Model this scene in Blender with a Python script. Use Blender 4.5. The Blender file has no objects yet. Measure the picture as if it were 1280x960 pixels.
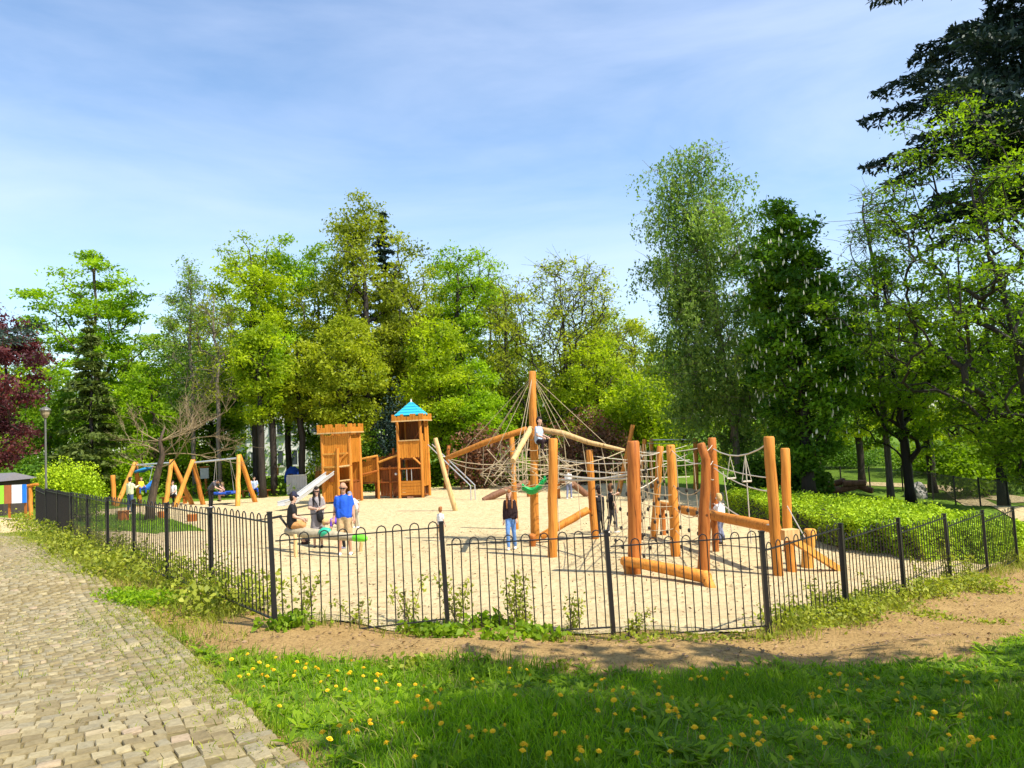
import bpy, bmesh, math, random
import numpy as np
from mathutils import Vector, Matrix
from mathutils.geometry import delaunay_2d_cdt

S = bpy.context.scene
COL = S.collection
R_ = math.radians
# ------------------------------------------------------------------ camera, world, sun
FPX, CAMZ, PITCH, ROLL = 962.0, 2.95, R_(3.57), R_(2.9)
SUN_EL, SUN_X, SUN_Y = R_(54), 0.84, -0.54          # horizontal direction towards the sun (right, behind the camera)
_F = Vector((0, math.cos(PITCH), math.sin(PITCH))); _U = Vector((0, -math.sin(PITCH), math.cos(PITCH))); _R = Vector((1, 0, 0))
CX = _R * math.cos(ROLL) - _U * math.sin(ROLL); CY = _R * math.sin(ROLL) + _U * math.cos(ROLL)
cam_d = bpy.data.cameras.new('camera'); cam = bpy.data.objects.new('camera', cam_d); COL.objects.link(cam)
cam_d.sensor_width = 36; cam_d.lens = 36 * FPX / 1280; cam_d.clip_end = 3000; cam_d.clip_start = .05
M = Matrix((CX, CY, -_F)).transposed().to_4x4(); M.translation = (0, 0, CAMZ); cam.matrix_world = M
S.camera = cam
W = bpy.data.worlds.new('World'); S.world = W; W.use_nodes = True
nt = W.node_tree; nt.nodes.clear()
def N(nt, t, **kw):
    n = nt.nodes.new(t)
    for k, v in kw.items():
        if k in n.inputs: n.inputs[k].default_value = v
        else: setattr(n, k, v)
    return n
sky = N(nt, 'ShaderNodeTexSky', sky_type='NISHITA', sun_disc=False)
sky.sun_elevation = SUN_EL; sky.sun_rotation = math.atan2(SUN_X, SUN_Y)
sky.air_density = 1.25; sky.dust_density = .55; sky.ozone_density = 4.0; sky.altitude = 200
tc = N(nt, 'ShaderNodeTexCoord'); mp = N(nt, 'ShaderNodeMapping'); mp.inputs['Scale'].default_value = (1.3, 1.9, 5.5); mp.inputs['Rotation'].default_value = (0, .30, .25)
n1 = N(nt, 'ShaderNodeTexNoise', Scale=1.5, Detail=8.0, Roughness=.55, Distortion=.35)
cr = N(nt, 'ShaderNodeValToRGB'); cr.color_ramp.elements[0].position = .30; cr.color_ramp.elements[1].position = .80
mlt = N(nt, 'ShaderNodeMath', operation='MULTIPLY'); mlt.inputs[1].default_value = .46
mx = N(nt, 'ShaderNodeMixRGB'); mx.inputs['Color2'].default_value = (4.9, 5.3, 6.4, 1)
bg = N(nt, 'ShaderNodeBackground', Strength=.135); wo = N(nt, 'ShaderNodeOutputWorld')
L = nt.links.new
L(tc.outputs['Generated'], mp.inputs['Vector']); L(mp.outputs[0], n1.inputs['Vector']); L(n1.outputs[0], cr.inputs[0]); L(cr.outputs[0], mlt.inputs[0])
L(mlt.outputs[0], mx.inputs['Fac']); L(sky.outputs[0], mx.inputs['Color1']); L(mx.outputs[0], bg.inputs[0]); L(bg.outputs[0], wo.inputs[0])
sd = bpy.data.lights.new('sun', 'SUN'); sd.energy = 4.9; sd.angle = R_(.5); sd.color = (1, .93, .80)
sun = bpy.data.objects.new('sun', sd); COL.objects.link(sun)
sv = Vector((SUN_X * math.cos(SUN_EL), SUN_Y * math.cos(SUN_EL), math.sin(SUN_EL))).normalized()
sun.rotation_euler = sv.to_track_quat('Z', 'Y').to_euler()
S.view_settings.view_transform = 'Standard'; S.view_settings.look = 'None'; S.view_settings.gamma = 1
S.view_settings.exposure = .77; S.view_settings.use_curve_mapping = False
S.render.engine = 'CYCLES'; S.cycles.max_bounces = 6; S.cycles.diffuse_bounces = 3; S.cycles.glossy_bounces = 2; S.cycles.transmission_bounces = 4; S.cycles.transparent_max_bounces = 4
S.cycles.use_denoising = True; S.cycles.use_adaptive_sampling = True; S.cycles.adaptive_threshold = .015
S.cycles.sample_clamp_indirect = 6
try: S.cycles.denoiser = 'OPENIMAGEDENOISE'; S.cycles.denoising_input_passes = 'RGB_ALBEDO_NORMAL'
except Exception: pass

# ------------------------------------------------------------------ picking points of the place
CAM = Vector((0, 0, CAMZ))
def ray(u, v):
    return _F + CX * ((u - 640) / FPX) + CY * ((480 - v) / FPX)
def at(u, v, d):                       # the point at depth y = d
    r = ray(u, v); return CAM + r * (d / r.y)
POST_H = 1.25
LEFT_N = 9
def lx(n): return (340 - 23.2 * n) / (1 + .209 * n)
left_v = [641, 635.4, 629.3, 625, 622.3, 619.5, 616.5, 613.5, 611]
left_top = [at(lx(n), left_v[n], 8.55 * (1 + .209 * n)) for n in range(LEFT_N)]
front_top = [left_top[0], at(554, 653, 9.05), at(759.5, 664, 9.12), at(951.7, 664.8, 9.3)]
right_px = [(1050, 655), (1123, 648), (1181.6, 642.7), (1228, 638.4), (1266, 634.7)]
right_top = [front_top[3]] + [at(u, v, 9.3 * (1 + .168 * (i + 1))) for i, (u, v) in enumerate(right_px)]
ctrl = []
for p in left_top + front_top[1:] + right_top[1:]: ctrl.append((p.x, p.y, p.z - POST_H))
ctrl += [(0, 0, 1.35), (0, -6, 1.4), (0, 4, 1.26), (-3, 4, 1.33), (-6, 0, 1.4), (-6, 6, 1.3), (-9, 9, 1.2), (3, 4, 1.1), (6, 4, .85), (6, 0, 1.0), (9, 4, .6), (9, 9, .1), (12, 9, -.1), (1, 7, .92), (-1, 7, 1.02), (4, 7, .7),
         (-8, 12, 1.12), (-12, 15, 1.05), (-15, 20, .95), (-20, 26, .85), (-25, 20, 1.0), (-20, 10, 1.2), (20, 15, -.6), (15, 20, -.7), (13, 24, -.7), (20, 34, -1.15), (18, 44, -1.2), (30, 40, -1.3), (30, 25, -1.1)]
for x in (-14, -9, -4, 0, 4, 8):
    for y in (17, 21, 26, 32, 38, 46, 60, 80):
        if x < -6 and y < 24: continue
        ctrl.append((x, y, 0 if x < 5 else -.12))
ctrl += [(-1.5, 13, .12), (1.5, 13, .08), (4, 13, 0), (5.5, 12.3, 0), (-4.5, 14, .12), (-7, 18, .15), (7, 15.5, -.15), (-9.8, 22, .2), (-25, 45, .3), (-35, 60, .3), (25, 60, -1.0), (12, 60, -.5), (14, 40, -.6), (40, 80, -1), (-40, 90, 0), (0, 120, 0)]
CT = np.array(ctrl)
def terr(x, y):
    x = np.atleast_1d(np.asarray(x, float)); y = np.atleast_1d(np.asarray(y, float))
    out = np.empty(x.shape)
    for i in range(0, x.size, 20000):
        xs, ys = x[i:i + 20000, None], y[i:i + 20000, None]
        d2 = (xs - CT[:, 0]) ** 2 + (ys - CT[:, 1]) ** 2
        s = .35 + .018 * np.hypot(xs, ys)
        w = 1 / (d2 + s * s) ** 2
        out[i:i + 20000] = (w * CT[:, 2]).sum(1) / w.sum(1)
    return out
def tz(x, y): return float(terr(x, y)[0])
def G(u, v):                           # the ground point seen at a place of the picture
    r = ray(u, v); ts = np.concatenate([np.arange(2, 30, .03), np.arange(30, 140, .15)]) / r.y
    z = CAM.z + ts * r.z; g = terr(ts * r.x, ts * r.y); k = np.nonzero(z <= g)[0]
    t = ts[k[0]] if len(k) else ts[-1]
    return Vector((t * r.x, t * r.y, float(g[k[0]]) if len(k) else 0))

# ------------------------------------------------------------------ materials
MATS = {}
def new_mat(name):
    m = bpy.data.materials.new(name); m.use_nodes = True; m.node_tree.nodes.clear(); MATS[name] = m; return m, m.node_tree
def fin(nt, sh):
    o = nt.nodes.new('ShaderNodeOutputMaterial'); nt.links.new(sh.outputs[0], o.inputs[0])
def plain(name, col, rough=.7, metal=0, var=.12, scale=6, bump=.0, spec=.3):
    m, nt = new_mat(name); b = N(nt, 'ShaderNodeBsdfPrincipled', Roughness=rough, Metallic=metal)
    b.inputs['Specular IOR Level'].default_value = spec
    tc = N(nt, 'ShaderNodeTexCoord'); no = N(nt, 'ShaderNodeTexNoise', Scale=scale, Detail=5.0)
    nt.links.new(tc.outputs['Object'], no.inputs['Vector'])
    mx = N(nt, 'ShaderNodeMixRGB'); mx.inputs['Color1'].default_value = tuple(c * (1 - var * 1.6) for c in col) + (1,); mx.inputs['Color2'].default_value = tuple(min(1, c * (1 + var)) for c in col) + (1,)
    nt.links.new(no.outputs[0], mx.inputs['Fac']); nt.links.new(mx.outputs[0], b.inputs['Base Color'])
    if bump:
        bp = N(nt, 'ShaderNodeBump', Strength=bump, Distance=.02); nt.links.new(no.outputs[0], bp.inputs['Height']); nt.links.new(bp.outputs[0], b.inputs['Normal'])
    fin(nt, b); return m
def wood(name, c1, c2, c3, along=2):
    """peeled timber: long grain along one axis, knots and drying cracks"""
    m, nt = new_mat(name); L = nt.links.new
    b = N(nt, 'ShaderNodeBsdfPrincipled', Roughness=.62); b.inputs['Specular IOR Level'].default_value = .25
    tc = N(nt, 'ShaderNodeTexCoord'); mp = N(nt, 'ShaderNodeMapping'); sc = [14, 14, 14]; sc[along] = .9; mp.inputs['Scale'].default_value = sc
    oi = N(nt, 'ShaderNodeObjectInfo')
    n1 = N(nt, 'ShaderNodeTexNoise', Scale=1.6, Detail=6.0, Roughness=.6); n2 = N(nt, 'ShaderNodeTexNoise', Scale=1.3, Detail=3.0)
    L(tc.outputs['Object'], mp.inputs[0]); L(mp.outputs[0], n1.inputs['Vector']); L(tc.outputs['Object'], n2.inputs['Vector'])
    r = N(nt, 'ShaderNodeValToRGB'); e = r.color_ramp.elements
    e[0].position = .28; e[0].color = c3 + (1,); e[1].position = .72; e[1].color = c1 + (1,); x = e.new(.47); x.color = c2 + (1,)
    L(n1.outputs[0], r.inputs[0])
    kn = N(nt, 'ShaderNodeTexVoronoi', Scale=2.3); L(tc.outputs['Object'], kn.inputs['Vector'])
    kr = N(nt, 'ShaderNodeValToRGB'); kr.color_ramp.elements[0].position = .045; kr.color_ramp.elements[1].position = .085; kr.color_ramp.elements[0].color = (.25, .25, .25, 1)
    L(kn.outputs['Distance'], kr.inputs[0])
    hs = N(nt, 'ShaderNodeHueSaturation'); vv = N(nt, 'ShaderNodeMapRange'); vv.inputs['To Min'].default_value = .58; vv.inputs['To Max'].default_value = 1.18
    ad = N(nt, 'ShaderNodeMath', operation='MULTIPLY_ADD'); ad.inputs[1].default_value = .55; ad.inputs[2].default_value = 0
    sm = N(nt, 'ShaderNodeMath', operation='ADD'); hf = N(nt, 'ShaderNodeMath', operation='MULTIPLY'); hf.inputs[1].default_value = .45
    L(n2.outputs[0], ad.inputs[0]); L(oi.outputs['Random'], hf.inputs[0]); L(ad.outputs[0], sm.inputs[0]); L(hf.outputs[0], sm.inputs[1]); L(sm.outputs[0], vv.inputs[0]); L(vv.outputs[0], hs.inputs['Value'])
    mu = N(nt, 'ShaderNodeMixRGB', blend_type='MULTIPLY'); mu.inputs['Fac'].default_value = 1
    mc = N(nt, 'ShaderNodeMapping'); s2 = [26, 26, 26]; s2[along] = 1.1; mc.inputs['Scale'].default_value = s2; nc = N(nt, 'ShaderNodeTexNoise', Scale=1.0, Detail=2.0); L(tc.outputs['Object'], mc.inputs[0]); L(mc.outputs[0], nc.inputs['Vector'])
    rc = N(nt, 'ShaderNodeValToRGB'); rc.color_ramp.elements[0].position = .30; rc.color_ramp.elements[0].color = (.22, .2, .18, 1); rc.color_ramp.elements[1].position = .37; L(nc.outputs[0], rc.inputs[0])
    m3 = N(nt, 'ShaderNodeMixRGB', blend_type='MULTIPLY'); m3.inputs['Fac'].default_value = .85
    L(r.outputs[0], mu.inputs['Color1']); L(kr.outputs[0], mu.inputs['Color2']); L(mu.outputs[0], m3.inputs['Color1']); L(rc.outputs[0], m3.inputs['Color2']); L(m3.outputs[0], hs.inputs['Color']); L(hs.outputs[0], b.inputs['Base Color'])
    bp = N(nt, 'ShaderNodeBump', Strength=.35, Distance=.01); L(n1.outputs[0], bp.inputs['Height']); L(bp.outputs[0], b.inputs['Normal'])
    fin(nt, b); return m
def leafmat(name, dark, bright, trans=.38, trc=None):
    m, nt = new_mat(name); L = nt.links.new
    at_ = N(nt, 'ShaderNodeAttribute', attribute_name='tint')
    mx = N(nt, 'ShaderNodeMixRGB'); mx.inputs['Color1'].default_value = dark + (1,); mx.inputs['Color2'].default_value = bright + (1,)
    L(at_.outputs['Fac'], mx.inputs['Fac'])
    d = N(nt, 'ShaderNodeBsdfPrincipled', Roughness=.55); d.inputs['Specular IOR Level'].default_value = .22
    t = N(nt, 'ShaderNodeBsdfTranslucent'); tm = N(nt, 'ShaderNodeMixRGB', blend_type='MULTIPLY'); tm.inputs['Fac'].default_value = 1
    tm.inputs['Color2'].default_value = (trc or (1.5, 1.55, .55)) + (1,)
    ms = N(nt, 'ShaderNodeMixShader'); ms.inputs[0].default_value = trans
    L(mx.outputs[0], d.inputs['Base Color']); L(mx.outputs[0], tm.inputs['Color1']); L(tm.outputs[0], t.inputs[0]); L(d.outputs[0], ms.inputs[1]); L(t.outputs[0], ms.inputs[2])
    fin(nt, ms); return m

wood('wood_orange', (.70, .30, .055), (.60, .225, .032), (.42, .13, .018))
wood('wood_red', (.52, .19, .04), (.42, .13, .022), (.22, .06, .014))
wood('wood_yellow', (.76, .40, .085), (.68, .32, .055), (.5, .2, .03))
wood('wood_pale', (.72, .50, .24), (.62, .40, .17), (.45, .26, .1))
wood('plank_orange', (.66, .27, .035), (.58, .215, .022), (.42, .13, .012))
wood('plank_dark', (.30, .095, .018), (.22, .065, .012), (.13, .035, .008))
wood('bark_brown', (.17, .115, .075), (.10, .07, .048), (.045, .032, .024))
wood('bark_grey', (.25, .21, .16), (.16, .13, .10), (.07, .055, .043))
wood('bark_dark', (.05, .04, .03), (.033, .026, .02), (.016, .012, .01))
wood('bark_birch', (.5, .48, .43), (.30, .28, .25), (.05, .045, .04))
wood('dead_wood', (.36, .27, .14), (.26, .19, .10), (.15, .10, .05))
wood('log_brown', (.30, .16, .09), (.21, .10, .055), (.1, .05, .03))
plain('rope_beige', (.44, .35, .22), .85, var=.15, scale=30)
plain('rope_white', (.52, .47, .38), .8, var=.1, scale=30)
plain('fence_black', (.016, .014, .014), .42, .0, .2, 9, spec=.4)
plain('steel', (.50, .50, .49), .4, .35, .08, 4)
plain('galvanised', (.55, .56, .56), .4, .6, .1, 8)
plain('blue_paint', (.02, .22, .48), .5, var=.08)
plain('roof_blue', (.03, .38, .56), .5, var=.08, scale=3)
plain('blue_fabric', (.015, .07, .38), .8, var=.12)
plain('green_plastic', (.01, .38, .09), .4, var=.05)
plain('lime_plastic', (.15, .62, .03), .45, var=.05)
plain('teal_plastic', (.03, .42, .25), .45, var=.05)
plain('camo_wood', (.42, .36, .24), .8, var=.35, scale=14)
plain('white_paint', (.78, .78, .76), .6, var=.04, scale=2)
plain('lime_paint', (.35, .72, .05), .6, var=.04)
plain('rust_paint', (.42, .14, .05), .6, var=.1)
plain('bright_blue', (.02, .2, .72), .5, var=.05)
plain('house_wall', (.66, .65, .62), .85, var=.05, scale=.8)
plain('house_roof', (.16, .15, .16), .7, var=.1)
plain('window_glass', (.05, .06, .08), .1, var=.1, spec=.6)
plain('window_frame', (.6, .6, .58), .6)
plain('dark_wall', (.07, .055, .05), .9)
plain('ribbed_metal', (.48, .49, .5), .5, .3, .08)
plain('stone_grey', (.36, .34, .32), .9, var=.3, scale=5, bump=.8)
plain('joint_soil', (.17, .135, .055), .95, var=.45, scale=9, bump=.5)
plain('concrete', (.48, .46, .42), .9, var=.15, scale=7, bump=.2)
plain('lamp_glass', (.34, .27, .17), .3, var=.05)
plain('lamp_grey', (.16, .16, .15), .5, .2)
plain('black_ball', (.03, .025, .02), .6)
plain('petal_yellow', (.82, .52, .01), .6, var=.1, scale=30)
plain('candle_white', (.62, .62, .48), .7, var=.1)
plain('stem_green', (.16, .25, .05), .6)
plain('twig_brown', (.18, .11, .06), .8)
for nm, c in dict(skin=(.60, .37, .26), skin_tan=(.50, .27, .17), hair_dark=(.02, .014, .012), hair_blonde=(.62, .42, .17), hair_brown=(.16, .075, .03), hair_red=(.30, .115, .035), black_cloth=(.012, .012, .014),
                  charcoal_cloth=(.07, .07, .085), grey_cloth=(.30, .27, .27), blue_shirt=(.015, .10, .62), khaki=(.52, .36, .19), jeans=(.13, .27, .58), dark_jeans=(.05, .09, .2), purple_cloth=(.16, .06, .55), white_cloth=(.76, .76, .75),
                  cream_cloth=(.62, .66, .40), yellow_cloth=(.8, .62, .04), maroon_cloth=(.022, .009, .011), orange_cloth=(.52, .26, .09), pale_blue=(.45, .55, .72), pink_cloth=(.68, .4, .35), navy=(.02, .022, .05), pale_trouser=(.55, .5, .38), grey_blue=(.2, .22, .33)).items():
    plain(nm, c, .8, var=.26, scale=13, bump=.9 if 'skin' not in nm else .05)
# foliage kinds
leafmat('leaf_spring', (.11, .19, .006), (.44, .54, .014), .48)
leafmat('leaf_fresh', (.08, .18, .006), (.34, .50, .012), .48)
leafmat('leaf_yellow', (.15, .21, .010), (.42, .46, .022), .44)
leafmat('leaf_mid', (.08, .165, .008), (.27, .40, .018), .44)
leafmat('leaf_birch', (.10, .18, .035), (.30, .40, .08), .44, (1.3, 1.5, .7))
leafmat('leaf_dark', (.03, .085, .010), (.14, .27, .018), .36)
leafmat('leaf_olive', (.09, .125, .008), (.32, .36, .018), .42)
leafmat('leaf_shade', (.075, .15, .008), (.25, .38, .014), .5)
leafmat('needle_dark', (.010, .026, .022), (.035, .062, .045), .1, (1, 1.2, .8))
leafmat('needle_green', (.05, .085, .015), (.15, .19, .035), .2, (1.2, 1.3, .6))
leafmat('leaf_purple', (.05, .014, .02), (.17, .05, .05), .3, (1.6, .7, .7))
leafmat('leaf_redbrown', (.10, .05, .03), (.25, .13, .07), .3, (1.5, 1, .6))
leafmat('leaf_hedge', (.14, .26, .006), (.44, .58, .015), .2)
leafmat('leaf_chestnut', (.035, .10, .008), (.19, .36, .016), .36)
leafmat('leaf_weed', (.13, .18, .015), (.40, .42, .05), .38)
leafmat('grass_blade', (.10, .22, .005), (.38, .55, .014), .44, (1.3, 1.5, .5))
leafmat('grass_dry', (.16, .15, .04), (.38, .33, .10), .25, (1.2, 1.2, .7))
leafmat('litter', (.12, .07, .03), (.36, .23, .12), .1, (1, .9, .7))

def ground_mat():
    m, nt = new_mat('ground'); L = nt.links.new
    b = N(nt, 'ShaderNodeBsdfPrincipled', Roughness=.95); b.inputs['Specular IOR Level'].default_value = .1
    g = N(nt, 'ShaderNodeNewGeometry')
    def noise(s, d=6): n = N(nt, 'ShaderNodeTexNoise', Scale=s, Detail=float(d), Roughness=.62); L(g.outputs['Position'], n.inputs['Vector']); return n
    def mix(a, b_, fac): x = N(nt, 'ShaderNodeMixRGB'); x.inputs['Color1'].default_value = a + (1,); x.inputs['Color2'].default_value = b_ + (1,); L(fac.outputs[0], x.inputs['Fac']); return x
    n1, n2, n3 = noise(2.2), noise(28), noise(.7)
    soil = mix((.20, .12, .042), (.47, .315, .13), n1)
    sp = N(nt, 'ShaderNodeValToRGB'); sp.color_ramp.elements[0].position = .34; sp.color_ramp.elements[1].position = .5; sp.color_ramp.elements[0].color = (.42, .40, .36, 1); L(n2.outputs[0], sp.inputs[0])
    so = N(nt, 'ShaderNodeMixRGB', blend_type='MULTIPLY'); so.inputs['Fac'].default_value = .8; L(soil.outputs[0], so.inputs['Color1']); L(sp.outputs[0], so.inputs['Color2'])
    gr = mix((.055, .105, .012), (.16, .26, .025), n1)
    at_ = N(nt, 'ShaderNodeAttribute', attribute_name='lawn')
    ad = N(nt, 'ShaderNodeMath', operation='ADD'); L(at_.outputs['Fac'], ad.inputs[0]); L(n1.outputs[0], ad.inputs[1])
    st = N(nt, 'ShaderNodeMapRange'); st.inputs['From Min'].default_value = .85; st.inputs['From Max'].default_value = 1.05; L(ad.outputs[0], st.inputs[0])
    fx = N(nt, 'ShaderNodeMixRGB'); L(st.outputs[0], fx.inputs['Fac']); L(so.outputs[0], fx.inputs['Color1']); L(gr.outputs[0], fx.inputs['Color2'])
    L(fx.outputs[0], b.inputs['Base Color'])
    bp = N(nt, 'ShaderNodeBump', Strength=.7, Distance=.05); L(n2.outputs[0], bp.inputs['Height']); L(bp.outputs[0], b.inputs['Normal'])
    fin(nt, b)
ground_mat()
def sand_mat():
    m, nt = new_mat('sand'); L = nt.links.new
    b = N(nt, 'ShaderNodeBsdfPrincipled', Roughness=.95); b.inputs['Specular IOR Level'].default_value = .1
    g = N(nt, 'ShaderNodeNewGeometry')
    def noise(s, d=5, r=.6): n = N(nt, 'ShaderNodeTexNoise', Scale=s, Detail=float(d), Roughness=r); L(g.outputs['Position'], n.inputs['Vector']); return n
    a, f, c = noise(.9, 8), noise(4.2, 6), noise(60, 3)
    x = N(nt, 'ShaderNodeMixRGB'); x.inputs['Color1'].default_value = (.53, .405, .215, 1); x.inputs['Color2'].default_value = (.67, .545, .32, 1); L(a.outputs[0], x.inputs['Fac'])
    r = N(nt, 'ShaderNodeValToRGB'); r.color_ramp.elements[0].position = .36; r.color_ramp.elements[0].color = (.62, .56, .46, 1); r.color_ramp.elements[1].position = .50; L(f.outputs[0], r.inputs[0])
    mu = N(nt, 'ShaderNodeMixRGB', blend_type='MULTIPLY'); mu.inputs['Fac'].default_value = .42; L(x.outputs[0], mu.inputs['Color1']); L(r.outputs[0], mu.inputs['Color2'])
    v = N(nt, 'ShaderNodeTexVoronoi', Scale=4.2); mpv = N(nt, 'ShaderNodeMapping'); mpv.inputs['Scale'].default_value = (1, .55, 1); L(g.outputs['Position'], mpv.inputs[0]); L(mpv.outputs[0], v.inputs['Vector'])
    vr = N(nt, 'ShaderNodeValToRGB'); vr.color_ramp.elements[0].position = .06; vr.color_ramp.elements[1].position = .12; vr.color_ramp.elements[0].color = (.42, .33, .22, 1); L(v.outputs['Distance'], vr.inputs[0])
    m2 = N(nt, 'ShaderNodeMixRGB', blend_type='MULTIPLY'); m2.inputs['Fac'].default_value = .75; L(mu.outputs[0], m2.inputs['Color1']); L(vr.outputs[0], m2.inputs['Color2'])
    L(m2.outputs[0], b.inputs['Base Color'])
    v2 = N(nt, 'ShaderNodeTexVoronoi', Scale=2.7); L(g.outputs['Position'], v2.inputs['Vector']); vm = N(nt, 'ShaderNodeMapRange'); vm.inputs['From Max'].default_value = .35; vm.inputs['To Max'].default_value = .45; L(v2.outputs['Distance'], vm.inputs[0])
    s0 = N(nt, 'ShaderNodeMath', operation='ADD'); L(vm.outputs[0], s0.inputs[0]); L(f.outputs[0], s0.inputs[1])
    sm = N(nt, 'ShaderNodeMath', operation='MULTIPLY_ADD'); sm.inputs[1].default_value = .25; L(c.outputs[0], sm.inputs[0]); L(s0.outputs[0], sm.inputs[2])
    bp = N(nt, 'ShaderNodeBump', Strength=1.0, Distance=.12); L(sm.outputs[0], bp.inputs['Height']); L(bp.outputs[0], b.inputs['Normal'])
    fin(nt, b)
sand_mat()
def sett_mat():
    m, nt = new_mat('sett'); L = nt.links.new
    b = N(nt, 'ShaderNodeBsdfPrincipled', Roughness=.85); b.inputs['Specular IOR Level'].default_value = .25
    at_ = N(nt, 'ShaderNodeAttribute', attribute_name='tint'); oi = N(nt, 'ShaderNodeObjectInfo'); g = N(nt, 'ShaderNodeNewGeometry')
    n = N(nt, 'ShaderNodeTexNoise', Scale=26.0, Detail=6.0, Roughness=.7); L(g.outputs['Position'], n.inputs['Vector'])
    ad = N(nt, 'ShaderNodeMath', operation='ADD'); L(at_.outputs['Fac'], ad.inputs[0]); L(oi.outputs['Random'], ad.inputs[1])
    fr = N(nt, 'ShaderNodeMath', operation='FRACT'); L(ad.outputs[0], fr.inputs[0])
    r = N(nt, 'ShaderNodeValToRGB'); e = r.color_ramp.elements; e[0].color = (.21, .165, .085, 1); e[1].color = (.40, .33, .185, 1); e[1].position = .97; q = e.new(.4); q.color = (.31, .25, .13, 1); q = e.new(.7); q.color = (.26, .225, .145, 1); q = e.new(.99); q.color = (.38, .29, .19, 1)
    L(fr.outputs[0], r.inputs[0])
    nr = N(nt, 'ShaderNodeValToRGB'); nr.color_ramp.elements[0].position = .3; nr.color_ramp.elements[0].color = (.6, .58, .52, 1); nr.color_ramp.elements[1].position = .65; L(n.outputs[0], nr.inputs[0])
    mu = N(nt, 'ShaderNodeMixRGB', blend_type='MULTIPLY'); mu.inputs['Fac'].default_value = .8; L(r.outputs[0], mu.inputs['Color1']); L(nr.outputs[0], mu.inputs['Color2']); L(mu.outputs[0], b.inputs['Base Color'])
    bp = N(nt, 'ShaderNodeBump', Strength=.6, Distance=.012); L(n.outputs[0], bp.inputs['Height']); L(bp.outputs[0], b.inputs['Normal'])
    fin(nt, b)
sett_mat()

# ------------------------------------------------------------------ mesh helpers
def link(o): COL.objects.link(o); return o
def tag(o, label=None, cat=None, group=None, kind=None):
    for k, v in (('label', label), ('category', cat), ('group', group), ('kind', kind)):
        if v: o[k] = v
    return o
def thing(name, label, cat, loc, rotz=0, group=None):
    o = link(bpy.data.objects.new(name, None)); o.location = loc; o.rotation_euler = (0, 0, rotz); o.empty_display_size = .1
    return tag(o, label, cat, group)
def origin(o):
    p = Vector((0, 0, 0))
    while o is not None: p = p + o.location; o = o.parent
    return p
def np_mesh(name, V, Fq, mat, tint=None, smooth=False):
    """mesh from numpy: V (n,3), Fq (m,k) all faces of k corners"""
    me = bpy.data.meshes.new(name); V = np.ascontiguousarray(V, np.float32); Fq = np.ascontiguousarray(Fq, np.int32); m, k = Fq.shape
    me.vertices.add(len(V)); me.vertices.foreach_set('co', V.ravel())
    me.loops.add(m * k); me.loops.foreach_set('vertex_index', Fq.ravel())
    me.polygons.add(m); me.polygons.foreach_set('loop_start', np.arange(0, m * k, k, dtype=np.int32))
    if smooth: me.polygons.foreach_set('use_smooth', np.ones(m, bool))
    if tint is not None:
        a = me.attributes.new('tint', 'FLOAT', 'POINT'); a.data.foreach_set('value', np.ascontiguousarray(tint, np.float32))
    me.update(calc_edges=True); me.materials.append(MATS[mat]); return me
def mesh_obj(name, me, parent=None, **kw):
    o = link(bpy.data.objects.new(name, me)); o.parent = parent
    return tag(o, **kw)
class RSet:
    """same calls as MB, but every rope becomes an object of its own"""
    def __init__(s, name, mat, parent): s.a = (name, mat, parent)
    def path(s, *a, **k): MB().path(*a, **k).build(*s.a)
    def build(s, *a, **k): pass
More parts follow.
